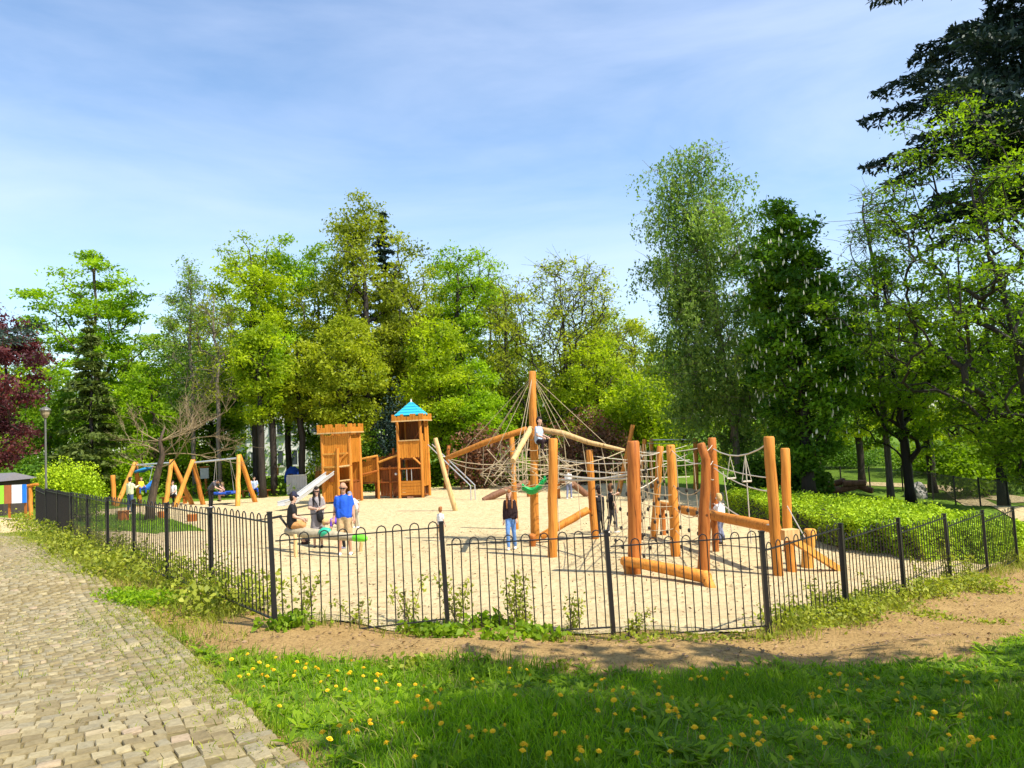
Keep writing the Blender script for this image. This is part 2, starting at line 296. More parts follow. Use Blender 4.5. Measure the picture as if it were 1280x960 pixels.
class MB:
    """collects shapes given in the place's own coordinates; build() links them as ONE mesh object"""
    def __init__(s): s.v = []; s.f = []
    def add(s, vs, fs):
        k = len(s.v); s.v += [tuple(p) for p in vs]; s.f += [tuple(i + k for i in f) for f in fs]; return s
    def path(s, pts, rad, n=8, cap=True, wob=0, seed=0):
        pts = [Vector(p) for p in pts]; m = len(pts); rad = [rad] * m if not hasattr(rad, '__len__') else rad
        rn = random.Random(seed); vs = []; up = None
        for i, p in enumerate(pts):
            t = (pts[min(i + 1, m - 1)] - pts[max(i - 1, 0)]).normalized()
            if up is None: up = Vector((0, 1, 0)) if abs(t.y) < .8 else Vector((1, 0, 0))
            a = (up - t * up.dot(t)).normalized(); b = t.cross(a); up = a
            for j in range(n):
                q = 2 * math.pi * j / n; r = rad[i] * (1 + wob * (rn.random() - .5)); vs.append(p + (a * math.cos(q) + b * math.sin(q)) * r)
        fs = [(i * n + j, i * n + (j + 1) % n, (i + 1) * n + (j + 1) % n, (i + 1) * n + j) for i in range(m - 1) for j in range(n)]
        if cap: fs += [tuple(range(n - 1, -1, -1)), tuple((m - 1) * n + j for j in range(n))]
        return s.add(vs, fs)
    def box(s, c, size, M=None):
        sx, sy, sz = [q / 2 for q in size]; vs = [Vector((x * sx, y * sy, z * sz)) for z in (-1, 1) for y in (-1, 1) for x in (-1, 1)]
        if M is not None: vs = [M @ q for q in vs]
        return s.add([Vector(c) + q for q in vs], [(0, 2, 3, 1), (4, 5, 7, 6), (0, 1, 5, 4), (2, 6, 7, 3), (0, 4, 6, 2), (1, 3, 7, 5)])
    def cap(s, a, b, ra, rb, n=9):
        a, b = Vector(a), Vector(b); t = b - a
        if t.length < 1e-5: t = Vector((0, 0, 1e-4)); b = a + t
        t.normalize(); u = t.orthogonal().normalized(); w = t.cross(u); rings = []
        for k in (-80, -45, 0): rings.append((a + t * (ra * math.sin(R_(k))), ra * math.cos(R_(k))))
        for k in (0, 45, 80): rings.append((b + t * (rb * math.sin(R_(k))), rb * math.cos(R_(k))))
        vs = [c + (u * math.cos(6.28319 * j / n) + w * math.sin(6.28319 * j / n)) * r for c, r in rings for j in range(n)]
        fs = [(i * n + j, i * n + (j + 1) % n, (i + 1) * n + (j + 1) % n, (i + 1) * n + j) for i in range(5) for j in range(n)]
        fs += [tuple(range(n - 1, -1, -1)), tuple(5 * n + j for j in range(n))]
        return s.add(vs, fs)
    def xf(s, M): s.v = [tuple(M @ Vector(p)) for p in s.v]; return s
    def mesh(s, name, mat, o=Vector((0, 0, 0)), smooth=False):
        me = bpy.data.meshes.new(name); me.from_pydata([(p[0] - o[0], p[1] - o[1], p[2] - o[2]) for p in s.v], [], s.f); me.materials.append(MATS[mat])
        if smooth: me.polygons.foreach_set('use_smooth', [True] * len(me.polygons))
        me.update(); return me
    def build(s, name, mat, parent=None, smooth=False, local=False, **kw):
        o = Vector((0, 0, 0)) if local else origin(parent)
        ob = mesh_obj(name, s.mesh(name, mat, o, smooth), parent, **kw)
        return ob
def smooth_by_angle(o, ang=40):
    pass
def unit(a): return a / np.maximum(np.linalg.norm(a, axis=-1, keepdims=True), 1e-9)
def leaves_mesh(name, P, size, mat, rng, tint, upbias=.6, aspect=.55, droop=None, jit=.45):
    """one diamond-shaped, slightly folded blade per point"""
    n = len(P); nr = unit(rng.normal(size=(n, 3)) + np.array([0, 0, upbias])); 
    a = rng.normal(size=(n, 3)) if droop is None else rng.normal(size=(n, 3)) * .45 + np.asarray(droop)
    a = unit(a - nr * (a * nr).sum(1, keepdims=True)); b = np.cross(nr, a)
    L_ = (size * (1 + jit * (rng.random(n) * 2 - 1)))[:, None]; w = L_ * aspect * .5
    V = np.stack([P - a * L_ * .5, P + b * w + nr * L_ * .10, P + a * L_ * .5, P - b * w + nr * L_ * .10], 1).reshape(-1, 3)
    Fq = np.arange(4 * n).reshape(n, 4)
    return np_mesh(name, V, Fq, mat, np.repeat(np.clip(tint, 0, 1), 4))
def tri_leaves(name, P, size, mat, rng, tint, upbias=.6, aspect=.6, droop=None):
    n = len(P); nr = unit(rng.normal(size=(n, 3)) + np.array([0, 0, upbias])); a = rng.normal(size=(n, 3)) if droop is None else rng.normal(size=(n, 3)) * .45 + np.asarray(droop)
    a = unit(a - nr * (a * nr).sum(1, keepdims=True)); b = np.cross(nr, a); L_ = (size * (.5 + rng.random(n) ** 1.5 * 1.1))[:, None]; w = L_ * aspect * .55
    V = np.stack([P - a * L_ * .5 + b * w, P + a * L_ * .5, P - a * L_ * .5 - b * w], 1).reshape(-1, 3)
    return np_mesh(name, V, np.arange(3 * n).reshape(n, 3), mat, np.repeat(np.clip(tint, 0, 1), 3))
def inpoly(P, poly):
    x, y = P[:, 0], P[:, 1]; c = np.zeros(len(P), bool); m = len(poly)
    for i in range(m):
        x1, y1 = poly[i][0], poly[i][1]; x2, y2 = poly[(i + 1) % m][0], poly[(i + 1) % m][1]
        k = (y1 > y) != (y2 > y); c ^= k & (x < (x2 - x1) * (y - y1) / ((y2 - y1) if y2 != y1 else 1e-9) + x1)
    return c
def polydist(P, poly):
    d = np.full(len(P), 1e9); m = len(poly)
    for i in range(m):
        a = np.array(poly[i][:2]); b = np.array(poly[(i + 1) % m][:2]); ab = b - a
        t = np.clip(((P - a) @ ab) / max(ab @ ab, 1e-9), 0, 1); d = np.minimum(d, np.linalg.norm(P - a - t[:, None] * ab, axis=1))
    return d
def inview(P, m=.06):
    """keeps what the camera's neighbourhood can see (with a margin for a step aside)"""
    x = P[:, 0]; y = P[:, 1]; return (y > 1.5) & (np.abs(x) < (.70 + m) * y + 1.2)
def wobble_poly(poly, amp, step, seed):
    rn = random.Random(seed); out = []
    for i in range(len(poly)):
        a = Vector((poly[i][0], poly[i][1])); b = Vector((poly[(i + 1) % len(poly)][0], poly[(i + 1) % len(poly)][1])); k = max(1, int((b - a).length / step))
        for j in range(k):
            p = a.lerp(b, j / k); out.append((p.x + rn.uniform(-amp, amp), p.y + rn.uniform(-amp, amp)))
    return out
def sheet(name, poly, step, mat, dz, kind='structure', parent=None, far_step=None, **kw):
    """a ground sheet that follows the terrain inside a polygon"""
    P = np.array(poly); lo, hi = P.min(0), P.max(0)
    gx, gy = np.meshgrid(np.arange(lo[0], hi[0], step), np.arange(lo[1], hi[1], step)); Q = np.stack([gx.ravel(), gy.ravel()], 1)
    rng = np.random.default_rng(5); Q = Q + rng.uniform(-.2, .2, Q.shape) * step
    Q = Q[inpoly(Q, poly)]; Q = Q[polydist(Q, poly) > step * .4]
    vs = [Vector(p[:2]) for p in poly] + [Vector(q) for q in Q]
    v2, _, f2, *_ = delaunay_2d_cdt(vs, [], [list(range(len(poly)))], 1, 1e-4)
    V = np.array([(v.x, v.y) for v in v2]); Z = terr(V[:, 0], V[:, 1]) + dz
    me = bpy.data.meshes.new(name); me.from_pydata([(a, b, c) for (a, b), c in zip(V, Z)], [], [tuple(f) for f in f2]); me.materials.append(MATS[mat])
    me.polygons.foreach_set('use_smooth', [True] * len(me.polygons)); me.update()
    if len(me.polygons) and me.polygons[0].normal.z < 0: me.flip_normals()
    o = mesh_obj(name, me, parent, kind=kind, **kw); return o
# ================================================================== THE SETTING
rng = np.random.default_rng(11)
edge_px = [(385, 960), (330, 905), (255, 833), (192, 778), (145, 738), (95, 702), (52, 680), (22, 668), (0, 661)]
edge = [G(u, v) for u, v in edge_px]
e0 = (edge[0] - edge[1]).normalized(); edge = [edge[0] + e0 * 7] + [edge[0] + e0 * 3] + edge
en = (edge[-1] - edge[-2]); en.z = 0; en.normalize(); edge.append(edge[-1] + en * 14)
def resample(pts, step):
    P = [Vector((p[0], p[1])) for p in pts]; out = []
    def cr(p0, p1, p2, p3, t): return .5 * ((2 * p1) + (p2 - p0) * t + (2 * p0 - 5 * p1 + 4 * p2 - p3) * t * t + (3 * p1 - p0 - 3 * p2 + p3) * t ** 3)
    for i in range(len(P) - 1):
        p0, p1, p2, p3 = P[max(i - 1, 0)], P[i], P[i + 1], P[min(i + 2, len(P) - 1)]
        for k in range(12): out.append(cr(p0, p1, p2, p3, k / 12))
    out.append(P[-1]); res = [out[0]]; acc = 0
    for a, b in zip(out, out[1:]):
        l = (b - a).length
        while acc + l >= step:
            t = (step - acc) / l; a = a.lerp(b, t); l = (b - a).length; res.append(a.copy()); acc = 0
        acc += l
    return res
EDGE = resample(edge, .1)
EDN = []
for i in range(len(EDGE)):
    t = (EDGE[min(i + 6, len(EDGE) - 1)] - EDGE[max(i - 6, 0)]).normalized(); EDN.append(Vector((-t.y, t.x)))   # to the left of the walking direction
PW = 4.6
path_poly = [tuple(p) for p in EDGE[::5]] + [tuple(p + n * PW) for p, n in list(zip(EDGE, EDN))[::-1][::5]]
lawn_px = [(205, 792), (260, 806), (330, 824), (420, 826), (500, 828), (600, 826), (700, 838), (800, 842), (900, 840), (1000, 832), (1100, 830), (1190, 822), (1240, 806), (1280, 796), (1400, 790)]
lawn_far = [G(u, v) for u, v in lawn_px]
lawn_poly = [(p.x, p.y) for p in lawn_far] + [(14, 6), (14, -8), (1.5, -8)] + [tuple(p) for p in EDGE if p.y < lawn_far[0].y - .15]
f_in = [Vector((p.x, p.y)) for p in front_top]; l_in = [Vector((p.x, p.y)) for p in left_top]; r_in = [Vector((p.x, p.y)) for p in right_top]
sand_core = [(p.x + .22, p.y + .2) for p in l_in[::-1]] + [(p.x, p.y + .28) for p in f_in[1:3]] + [(f_in[3].x - .15, f_in[3].y + .32)] + [(p.x - .22, p.y + .18) for p in r_in[1:]]
sand_core += [(11.8, 18.6), (10.6, 20.5), (8.6, 22), (8.2, 27), (9, 33), (7, 40), (2, 43.5), (-5, 44.5), (-12, 43.5), (-18, 42), (-21, 38), (-21, 31), (-18.5, 26)]
sand_poly = wobble_poly(sand_core, .09, .3, 3)
def axis(lo, hi, fine_lo, fine_hi, f):
    a = list(np.arange(fine_lo, fine_hi, f)); s = f; x = fine_hi
    while x < hi: a.append(x); s *= 1.14; x += s
    a.append(hi); s = f; x = fine_lo - f
    while x > lo: a.insert(0, x); s *= 1.14; x -= s
    a.insert(0, lo); return np.array(a)
gx, gy = axis(-900, 900, -17, 16, .22), axis(-60, 1500, -3, 30, .22)
X, Y = np.meshgrid(gx, gy); PX = np.stack([X.ravel(), Y.ravel()], 1)
Z = terr(PX[:, 0], PX[:, 1])
ins = inpoly(PX, sand_core); ds = polydist(PX, sand_core)
Z = Z - np.where(ins, np.clip((ds - .1) * .5, 0, .12), 0)
inp = inpoly(PX, path_poly); Z = Z - np.where(inp, np.clip((polydist(PX, path_poly) - .02) * .8, 0, .12), 0)
lawn = np.where(inpoly(PX, lawn_poly), np.clip(.35 + polydist(PX, lawn_poly) * 1.5, 0, 1), np.clip(.35 - polydist(PX, lawn_poly) * 1.2, 0, 1))
far = (PX[:, 1] > 24) | (PX[:, 0] > 12.5) | (PX[:, 0] < -12); lawn = np.where(far & ~ins, .75, lawn)
nx, ny = len(gx), len(gy); I = np.arange(nx * ny).reshape(ny, nx)
FQ = np.stack([I[:-1, :-1], I[:-1, 1:], I[1:, 1:], I[1:, :-1]], -1).reshape(-1, 4)
me = np_mesh('ground', np.stack([PX[:, 0], PX[:, 1], Z], 1), FQ, 'ground', smooth=True)
a_ = me.attributes.new('lawn', 'FLOAT', 'POINT'); a_.data.foreach_set('value', lawn.astype(np.float32))
tag(mesh_obj('ground', me), 'brown soil and grass ground under the whole park', kind='structure')
tag(sheet('sand', sand_poly, .45, 'sand', .012), 'pale trodden sand surface of the fenced playground')
path = sheet('cobbled_path', path_poly, .4, 'joint_soil', -.001); tag(path, 'cobbled path of small buff stone setts curving past the fence')
# far footpaths, seen between the trunks
for pts, w in (([G(1290, 628), G(1180, 610), G(1105, 606), G(1010, 601)], 1.6), ([G(1300, 652), G(1225, 632), G(1195, 612)], 1.2)):
    cen = resample([(p.x, p.y) for p in pts], .8); nn = []
    for i in range(len(cen)):
        t = (cen[min(i + 1, len(cen) - 1)] - cen[max(i - 1, 0)]).normalized(); nn.append(Vector((-t.y, t.x)))
    o = sheet('footpath', [tuple(c + n * w / 2) for c, n in zip(cen, nn)] + [tuple(c - n * w / 2) for c, n in list(zip(cen, nn))[::-1]], .9, 'sand', .03)

# ---- setts: edge courses along the path, then bonded rows across it
def sett_shape(l, w, h, rn, k=0):
    j = lambda a: rn.uniform(-a, a)
    b = [(-l / 2, -w / 2), (l / 2, -w / 2), (l / 2, w / 2), (-l / 2, w / 2)]; vs = []
    cs = [(x + j(.007), y + j(.007)) for x, y in b]
    for (x, y) in cs: vs.append((x, y, -.05))
    for (x, y) in cs: vs.append((x, y, h - .007 + j(.002)))
    for (x, y) in cs: vs.append((x * .88 + j(.004), y * .88 + j(.004), h + j(.003)))
    fs = [(8, 9, 10, 11)] + [(a + i, a + (i + 1) % 4, a + 4 + (i + 1) % 4, a + 4 + i) for a in (0, 4) for i in range(4)]
    return vs, fs
rn = random.Random(4); spots = []
nE = len(EDGE)
for row in range(5):
    s = 0.; off = .06 + row * .112
    while s < nE - 3:
        l = rn.uniform(.11, .18); i = int(s + l / .2); i = min(i, nE - 2); n = EDN[i]; p = EDGE[i] + n * (off + rn.uniform(-.008, .008)); t = Vector((n.y, -n.x))
        spots.append((p.x, p.y, math.atan2(t.y, t.x) + rn.uniform(-.05, .05), l - .007, .106)); s += l / .1
s = 0; r_i = 0
while s < nE - 3:
    i = int(s); n = EDN[i]; t = Vector((n.y, -n.x)); o = .565; skew = .28
    while o < PW - .1:
        l = rn.uniform(.085, .13) if o > .57 or r_i % 2 else rn.uniform(.05, .08); oo = o + l / 2; jf = min(max(s + skew * (oo - .56) * 10 + .8 * math.sin(oo * 1.7 + s * .02) * 2, 0), nE - 1.01); j = int(jf); p = EDGE[j].lerp(EDGE[j + 1], jf - j) + EDN[j] * oo
        spots.append((p.x + rn.uniform(-.006, .006), p.y + rn.uniform(-.006, .006), math.atan2(EDN[j].y, EDN[j].x) + .15 * math.cos(oo * 1.7) + rn.uniform(-.07, .07), l - .007, .091)); o += l
    s += .97; r_i += 1
SP = np.array([(a, b) for a, b, *_ in spots]); ok = inview(SP, .02) & (SP[:, 1] > 2.9) & (SP[:, 1] < 26)
spots = [q for q, k in zip(spots, ok) if k]; SP = SP[ok]; ZS = terr(SP[:, 0], SP[:, 1])
proj = [(CX.dot(Vector((a, b, z)) - CAM) / _F.dot(Vector((a, b, z)) - CAM), CY.dot(Vector((a, b, z)) - CAM) / _F.dot(Vector((a, b, z)) - CAM)) for (a, b), z in zip(SP, ZS)]
order = sorted(range(len(spots)), key=lambda i: SP[i][1] if (abs(proj[i][0]) < .66 and abs(proj[i][1]) < .497) else 50 + SP[i][1])
protos = []
for k in range(10):
    vs, fs = sett_shape(1, 1, 0, random.Random(k)); rk = random.Random(k)
    vs, fs = sett_shape(.15, .11, .012, rk); me = bpy.data.meshes.new('sett'); me.from_pydata(vs, [], fs); me.materials.append(MATS['sett']); me.update(); protos.append(me)
VV, TT = [], []; F9 = None
for q, i in enumerate(order):
    x, y, a, l, w = spots[i]; z = ZS[i] + rn.uniform(-.004, .004)
    if q < 300:
        o = link(bpy.data.objects.new('sett', protos[q % 10])); o.parent = path; o.location = (x, y, z); o.rotation_euler = (rn.uniform(-.03, .03), rn.uniform(-.03, .03), a); o.scale = (l / .15, w / .11, 1)
    else:
        vs, fs = sett_shape(l, w, .012, rn); c, s_ = math.cos(a), math.sin(a); tl, tm_ = rn.uniform(-.035, .035), rn.uniform(-.035, .035)
        VV += [(x + px * c - py * s_, y + px * s_ + py * c, z + pz + px * tl + py * tm_) for px, py, pz in vs]; TT += [rn.random()] * 12
nS = len(TT) // 12; F0 = np.array(sett_shape(.1, .1, .01, rn)[1]); FA = (F0[None] + (np.arange(nS) * 12)[:, None, None]).reshape(-1, 4)
mesh_obj('setts', np_mesh('setts', np.array(VV), FA, 'sett', np.array(TT)), path, kind='stuff')

# ---- grass and small plants on the ground
def blades(name, P, h, w, mat, rng, label, lean=.45, parent=None):
    n = len(P); Zb = terr(P[:, 0], P[:, 1]) - .01; ang = rng.random(n) * 6.283; hh = h * (.5 + rng.random(n) * .9); ln = rng.normal(size=(n, 2)) * lean * hh[:, None]
    wx, wy = np.cos(ang) * w * .5, np.sin(ang) * w * .5; B = np.stack([P[:, 0], P[:, 1], Zb], 1)
    sd_ = np.stack([wx, wy, np.zeros(n)], 1); mid = B + np.stack([ln[:, 0] * .3, ln[:, 1] * .3, hh * .6], 1); tip = B + np.stack([ln[:, 0], ln[:, 1], hh], 1)
    V = np.stack([B - sd_, B + sd_, mid + sd_ * .8, mid - sd_ * .8, tip], 1).reshape(-1, 3); k = np.arange(n)[:, None] * 5
    Ft = np.concatenate([k + np.array([[0, 1, 2]]), k + np.array([[0, 2, 3]]), k + np.array([[3, 2, 4]])], 1).reshape(-1, 3)
    cl = .5 + .5 * np.sin(P[:, 0] * 1.9 + 1.3 * np.sin(P[:, 1] * 1.3)) * np.sin(P[:, 1] * 2.3 + P[:, 0])
    tint = np.repeat(np.clip(.22 + .38 * cl + rng.normal(size=n) * .24, 0, 1), 5)
    return mesh_obj(name, np_mesh(name, V, Ft, mat, tint), parent, label=label, kind='stuff')
def scatter(poly, n, rng, near=True):
    P = np.array(poly); lo, hi = P.min(0), P.max(0); Q = rng.uniform(lo, hi, (n, 2)); return Q[inpoly(Q, poly)]
lawn_near = [p for p in lawn_poly if p[1] > 2.2] + []
nearL = [(p.x, p.y) for p in lawn_far] + [(7.2, 7), (6.2, 2.6), (-.4, 2.6)] + [tuple(p) for p in EDGE if 2.6 < p.y < lawn_far[0].y - .1]
Q = scatter(nearL, 300000, rng); Q = Q[inview(Q)]; dq = polydist(Q, nearL)
keep = (rng.random(len(Q)) < np.clip(.3 + dq * 2.2, 0, 1)) & (rng.random(len(Q)) < np.clip(4.0 / Q[:, 1], .35, 1)); Q = Q[keep]
tall = 1 + .9 * np.clip(np.sin(Q[:, 0] * 2.1 + 2) * np.sin(Q[:, 1] * 1.7 + Q[:, 0] * .6), -.4, 1)
blades('grass', Q, .052 * tall, .0075, 'grass_blade', rng, 'lush green lawn grass on the slope before the fence')
Qd = scatter(nearL, 26000, rng); Qd = Qd[inview(Qd)]; kd = np.sin(Qd[:, 0] * 3.1 + 1) * np.sin(Qd[:, 1] * 2.7 + Qd[:, 0]) + .7 * rng.normal(size=len(Qd)) > .2; Qd = Qd[kd]
blades('dry_blades', Qd, .055 * (1 + rng.random(len(Qd))), .006, 'grass_dry', rng, 'dry and yellowed blades scattered through the lawn', lean=.7)
Qd = scatter(nearL, 60000, rng); Qd = Qd[inview(Qd)]; kd = np.sin(Qd[:, 0] * 1.7 + 2) * np.sin(Qd[:, 1] * 2.1 - Qd[:, 0] * .7) > .45; Qd = Qd[kd]
blades('tall_tufts', Qd, .13 * np.ones(len(Qd)), .008, 'leaf_mid', rng, 'taller darker grass tufts in the lawn', lean=.35)
# dry fringe where the lawn meets the soil, and on the verge by the path
verge_poly = [tuple(p) for p in EDGE if lawn_far[0].y - .6 < p.y < 24] ; vf = [(p.x - .25, p.y - .15) for p in left_top]
verge = verge_poly + [(p[0], p[1]) for p in vf[::-1]] + [(left_top[0].x - .1, left_top[0].y - .5)] + [(lawn_far[1].x, lawn_far[1].y)]
Qv = scatter(verge, 60000, rng); Qv = Qv[inview(Qv)]
pat = np.sin(Qv[:, 0] * 1.9 + .5) * np.sin(Qv[:, 1] * 1.3 + Qv[:, 0]) + .55 * rng.normal(size=len(Qv)); dpe = polydist(Qv, [tuple(p) for p in EDGE[::4]] + [tuple(p) for p in EDGE[::-4]])
kv = (pat > .15) | (dpe < .45); Qv = Qv[kv]
blades('verge_grass', Qv, .10 * np.ones(len(Qv)), .009, 'leaf_weed', rng, 'yellowish green weedy grass between path and fence')
Qe = scatter([(p.x, p.y + .35) for p in lawn_far] + [(p.x, p.y - .25) for p in lawn_far[::-1]], 26000, rng); Qe = Qe[inview(Qe)]
pe = np.sin(Qe[:, 0] * 2.7) * np.sin(Qe[:, 0] * 1.1 + 1) + .8 * rng.normal(size=len(Qe)); Qe = Qe[pe > .45]
blades('dry_grass', Qe, .05 * np.ones(len(Qe)), .006, 'grass_dry', rng, 'dry grass thinning out onto the bare soil')
# long grass and stalks tangled along the fence feet
def along(tops, n, sp, off=(0, 0)):
    P = []
    for a, b in zip(tops, tops[1:]):
        f = rng.random(n); P.append(np.stack([a.x + (b.x - a.x) * f + off[0], a.y + (b.y - a.y) * f + off[1]], 1) + rng.normal(size=(n, 2)) * sp)
    P = np.concatenate(P); k = np.sin(P[:, 0] * 3.3 + P[:, 1] * 2.1) * np.sin(P[:, 0] * 1.3 - P[:, 1] * 1.9) + .5 * rng.normal(size=len(P)) > .05; return P[k]
for tops, n, sp, off, lb in ((front_top, 260, .10, (0, -.06), 'front'), (left_top[:8], 800, .22, (-.18, -.1), 'left'), (right_top, 620, .16, (.12, -.12), 'right')):
    Qf = along(tops, n, sp, off); blades('fence_grass', Qf, .16 * np.ones(len(Qf)), .008, 'leaf_weed', rng, 'ragged long grass along the foot of the %s fence' % lb, lean=.5)
    Qf = along(tops, n // 2, sp * 1.3, off); blades('dead_stalks', Qf, .13 * np.ones(len(Qf)), .006, 'grass_dry', rng, 'dead grass stalks along the foot of the %s fence' % lb, lean=.9)
# tufts in the joints of the path edge
ts = []
for q in range(11000):
    i = rng.integers(20, nE - 40); r_ = rng.integers(0, 7) * .112 + .004 if rng.random() < .6 else abs(rng.normal()) * .8
    if math.sin(i * .11) * math.sin(i * .037 + 2) + .6 * rng.normal() < .35: continue
    c = EDGE[i] + EDN[i] * r_
    for _ in range(5): ts.append((c.x + rng.normal() * .025, c.y + rng.normal() * .025))
for q in range(8000):
    i = rng.integers(20, nE - 40)
    if math.sin(i * .07 + 1) * math.sin(i * .023) + .8 * rng.normal() < .1: continue
    c = EDGE[i] + EDN[i] * (abs(rng.normal()) * .2 - .05)
    for _ in range(3): ts.append((c.x + rng.normal() * .03, c.y + rng.normal() * .03))
ts = np.array(ts); ts = ts[inview(ts)]
blades('joint_grass', ts, (.03 + .03 * rng.random(len(ts))), .008, 'leaf_weed', rng, 'short weeds growing in the joints of the path', lean=.8)
# litter on soil
Ql = scatter([(p.x, p.y) for p in front_top] + [(p.x, p.y) for p in right_top[1:]] + [(12, 14), (12, 8)] + [(p.x, p.y - .2) for p in lawn_far[::-1]], 9000, rng); Ql = Ql[inview(Ql)][:4200]
PL = np.concatenate([Ql, terr(Ql[:, 0], Ql[:, 1])[:, None] + .012], 1)
mesh_obj('leaf_litter', leaves_mesh('leaf_litter', PL, .045, 'litter', rng, rng.random(len(PL)), upbias=3), None, label='dry leaf litter and chips strewn on the bare soil', kind='stuff')
# bits on the sand
Qs = scatter(sand_core, 12000, rng); Qs = Qs[inview(Qs)]; Qs = Qs[Qs[:, 1] < 24][:2600]
PS = np.concatenate([Qs, terr(Qs[:, 0], Qs[:, 1])[:, None] + .02], 1)
mesh_obj('sand_litter', leaves_mesh('sand_litter', PS, .06, 'litter', rng, rng.random(len(PS)) * .8, upbias=2.5, aspect=.4), None, label='small twigs and leaf bits lying on the sand', kind='stuff')
# broad-leaved ground plants in the lawn
def rosette_leaves(C, k, L_, rng, lift=.35):
    n = len(C); a = rng.random((n, k)) * 6.283; l = L_ * (.6 + .7 * rng.random((n, k))); el = lift * (.4 + rng.random((n, k)))
    d = np.stack([np.cos(a), np.sin(a), el], -1); s = np.stack([-np.sin(a), np.cos(a), np.zeros_like(a)], -1) * (l * .16)[..., None]
    B = C[:, None, :] + 0 * d; m = B + d * (l * .55)[..., None]; t = B + d * l[..., None] - np.array([0, 0, 1]) * (l * .2)[..., None]
    V = np.stack([B, m + s, t, m - s], 2).reshape(-1, 3); return V, np.arange(len(V)).reshape(-1, 4)
Qr = scatter(nearL, 4200, rng); Qr = Qr[inview(Qr)][:1250]; C = np.concatenate([Qr, terr(Qr[:, 0], Qr[:, 1])[:, None] + .01], 1)
V, Fq = rosette_leaves(C, 8, .088, rng, .6)
mesh_obj('broad_leaves', np_mesh('broad_leaves', V, Fq, 'leaf_mid', np.repeat(rng.random(len(Fq)), 4)), None, label='broad dandelion leaves spread through the lawn grass', kind='stuff')
# dandelions: each a thing
hm = MB()
for ring, (r0, z0, cnt) in enumerate(((.019, .0, 14), (.013, .006, 10), (.007, .010, 6))):
    for k in range(cnt):
        a = 6.283 * k / cnt + ring * .3; d = Vector((math.cos(a), math.sin(a), 0)); s_ = Vector((-d.y, d.x, 0)) * .0035
        hm.add([d * .002 + Vector((0, 0, z0)), d * r0 * .7 + s_ + Vector((0, 0, z0 + .003)), d * r0 + Vector((0, 0, z0 + .001)), d * r0 * .7 - s_ + Vector((0, 0, z0 + .003))], [(0, 1, 2, 3)])
hm.cap((0, 0, -.004), (0, 0, .004), .006, .007, 6)
head_me = hm.mesh('flower_head', 'petal_yellow'); st_me = MB().path([(0, 0, -.11), (.004, 0, -.05), (0, 0, 0)], [.003, .0025, .002], 5).mesh('stem', 'stem_green')
dpx = [(470, 855), (500, 862), (520, 860), (455, 850), (440, 830), (455, 838), (592, 855), (596, 868), (552, 869), (538, 885), (550, 886), (440, 905), (413, 932), (484, 935), (504, 911), (520, 954), (410, 868), (404, 920), (575, 920), (587, 917), (605, 857), (632, 912), (646, 865), (645, 875), (689, 861), (695, 899), (702, 876), (735, 927), (748, 893), (706, 922), (780, 867), (793, 875), (828, 927), (840, 948), (655, 946), (660, 940), (688, 950), (723, 956), (770, 898),
       (820, 858), (826, 868), (842, 880), (838, 890), (848, 897), (850, 903), (786, 919), (798, 950), (825, 877), (815, 837), (905, 852), (910, 846), (935, 848), (947, 908), (915, 875), (981, 889), (1017, 877), (1018, 873), (1038, 870), (1050, 848), (1040, 848), (1055, 908), (1062, 910), (1075, 868), (1125, 872), (1130, 863), (1155, 888), (1167, 904), (1203, 898), (1203, 904), (1240, 902), (1218, 936), (1247, 855), (1210, 857), (1222, 838), (1262, 898), (915, 940), (950, 938), (990, 955), (1085, 905), (1100, 940), (1140, 950), (1020, 915), (870, 915), (880, 930), (895, 905), (1180, 945), (340, 840), (310, 822), (345, 826), (372, 830), (368, 850), (350, 888), (330, 862), (395, 838), (422, 842), (300, 850), (290, 828)]
kk = 0
for (u, v) in dpx + [(cx_ + rn.gauss(0, 22), min(956, max(832, cy_ + rn.gauss(0, 9)))) for cx_, cy_, k_ in ((470, 858, 9), (400, 845, 8), (700, 935, 6), (845, 892, 8), (1035, 872, 5), (1150, 885, 5), (1220, 925, 6), (345, 840, 7), (590, 925, 5), (930, 930, 6), (760, 870, 6), (520, 880, 6), (640, 850, 6), (880, 850, 6), (980, 900, 6), (1100, 855, 6), (1190, 850, 5), (440, 915, 5), (1080, 930, 5)) for _ in range(k_)]:
    p = G(u, v); h = rn.uniform(.075, .13) + (p.y > 5) * .015; p = G(u, v + h * 960 / p.y * .9)
    o = thing('dandelion', 'yellow dandelion flower standing in the lawn grass', 'flower', (p.x, p.y, p.z + h), rn.random() * 6.28, 'dandelions in the lawn')
    o.scale = [rn.uniform(.75, 1.15)] * 3; o.rotation_euler = (rn.uniform(-.45, .45), rn.uniform(-.45, .45), rn.random() * 6)
    for nm, m_ in (('flower_head', head_me), ('stem', st_me)): c = link(bpy.data.objects.new(nm, m_)); c.parent = o

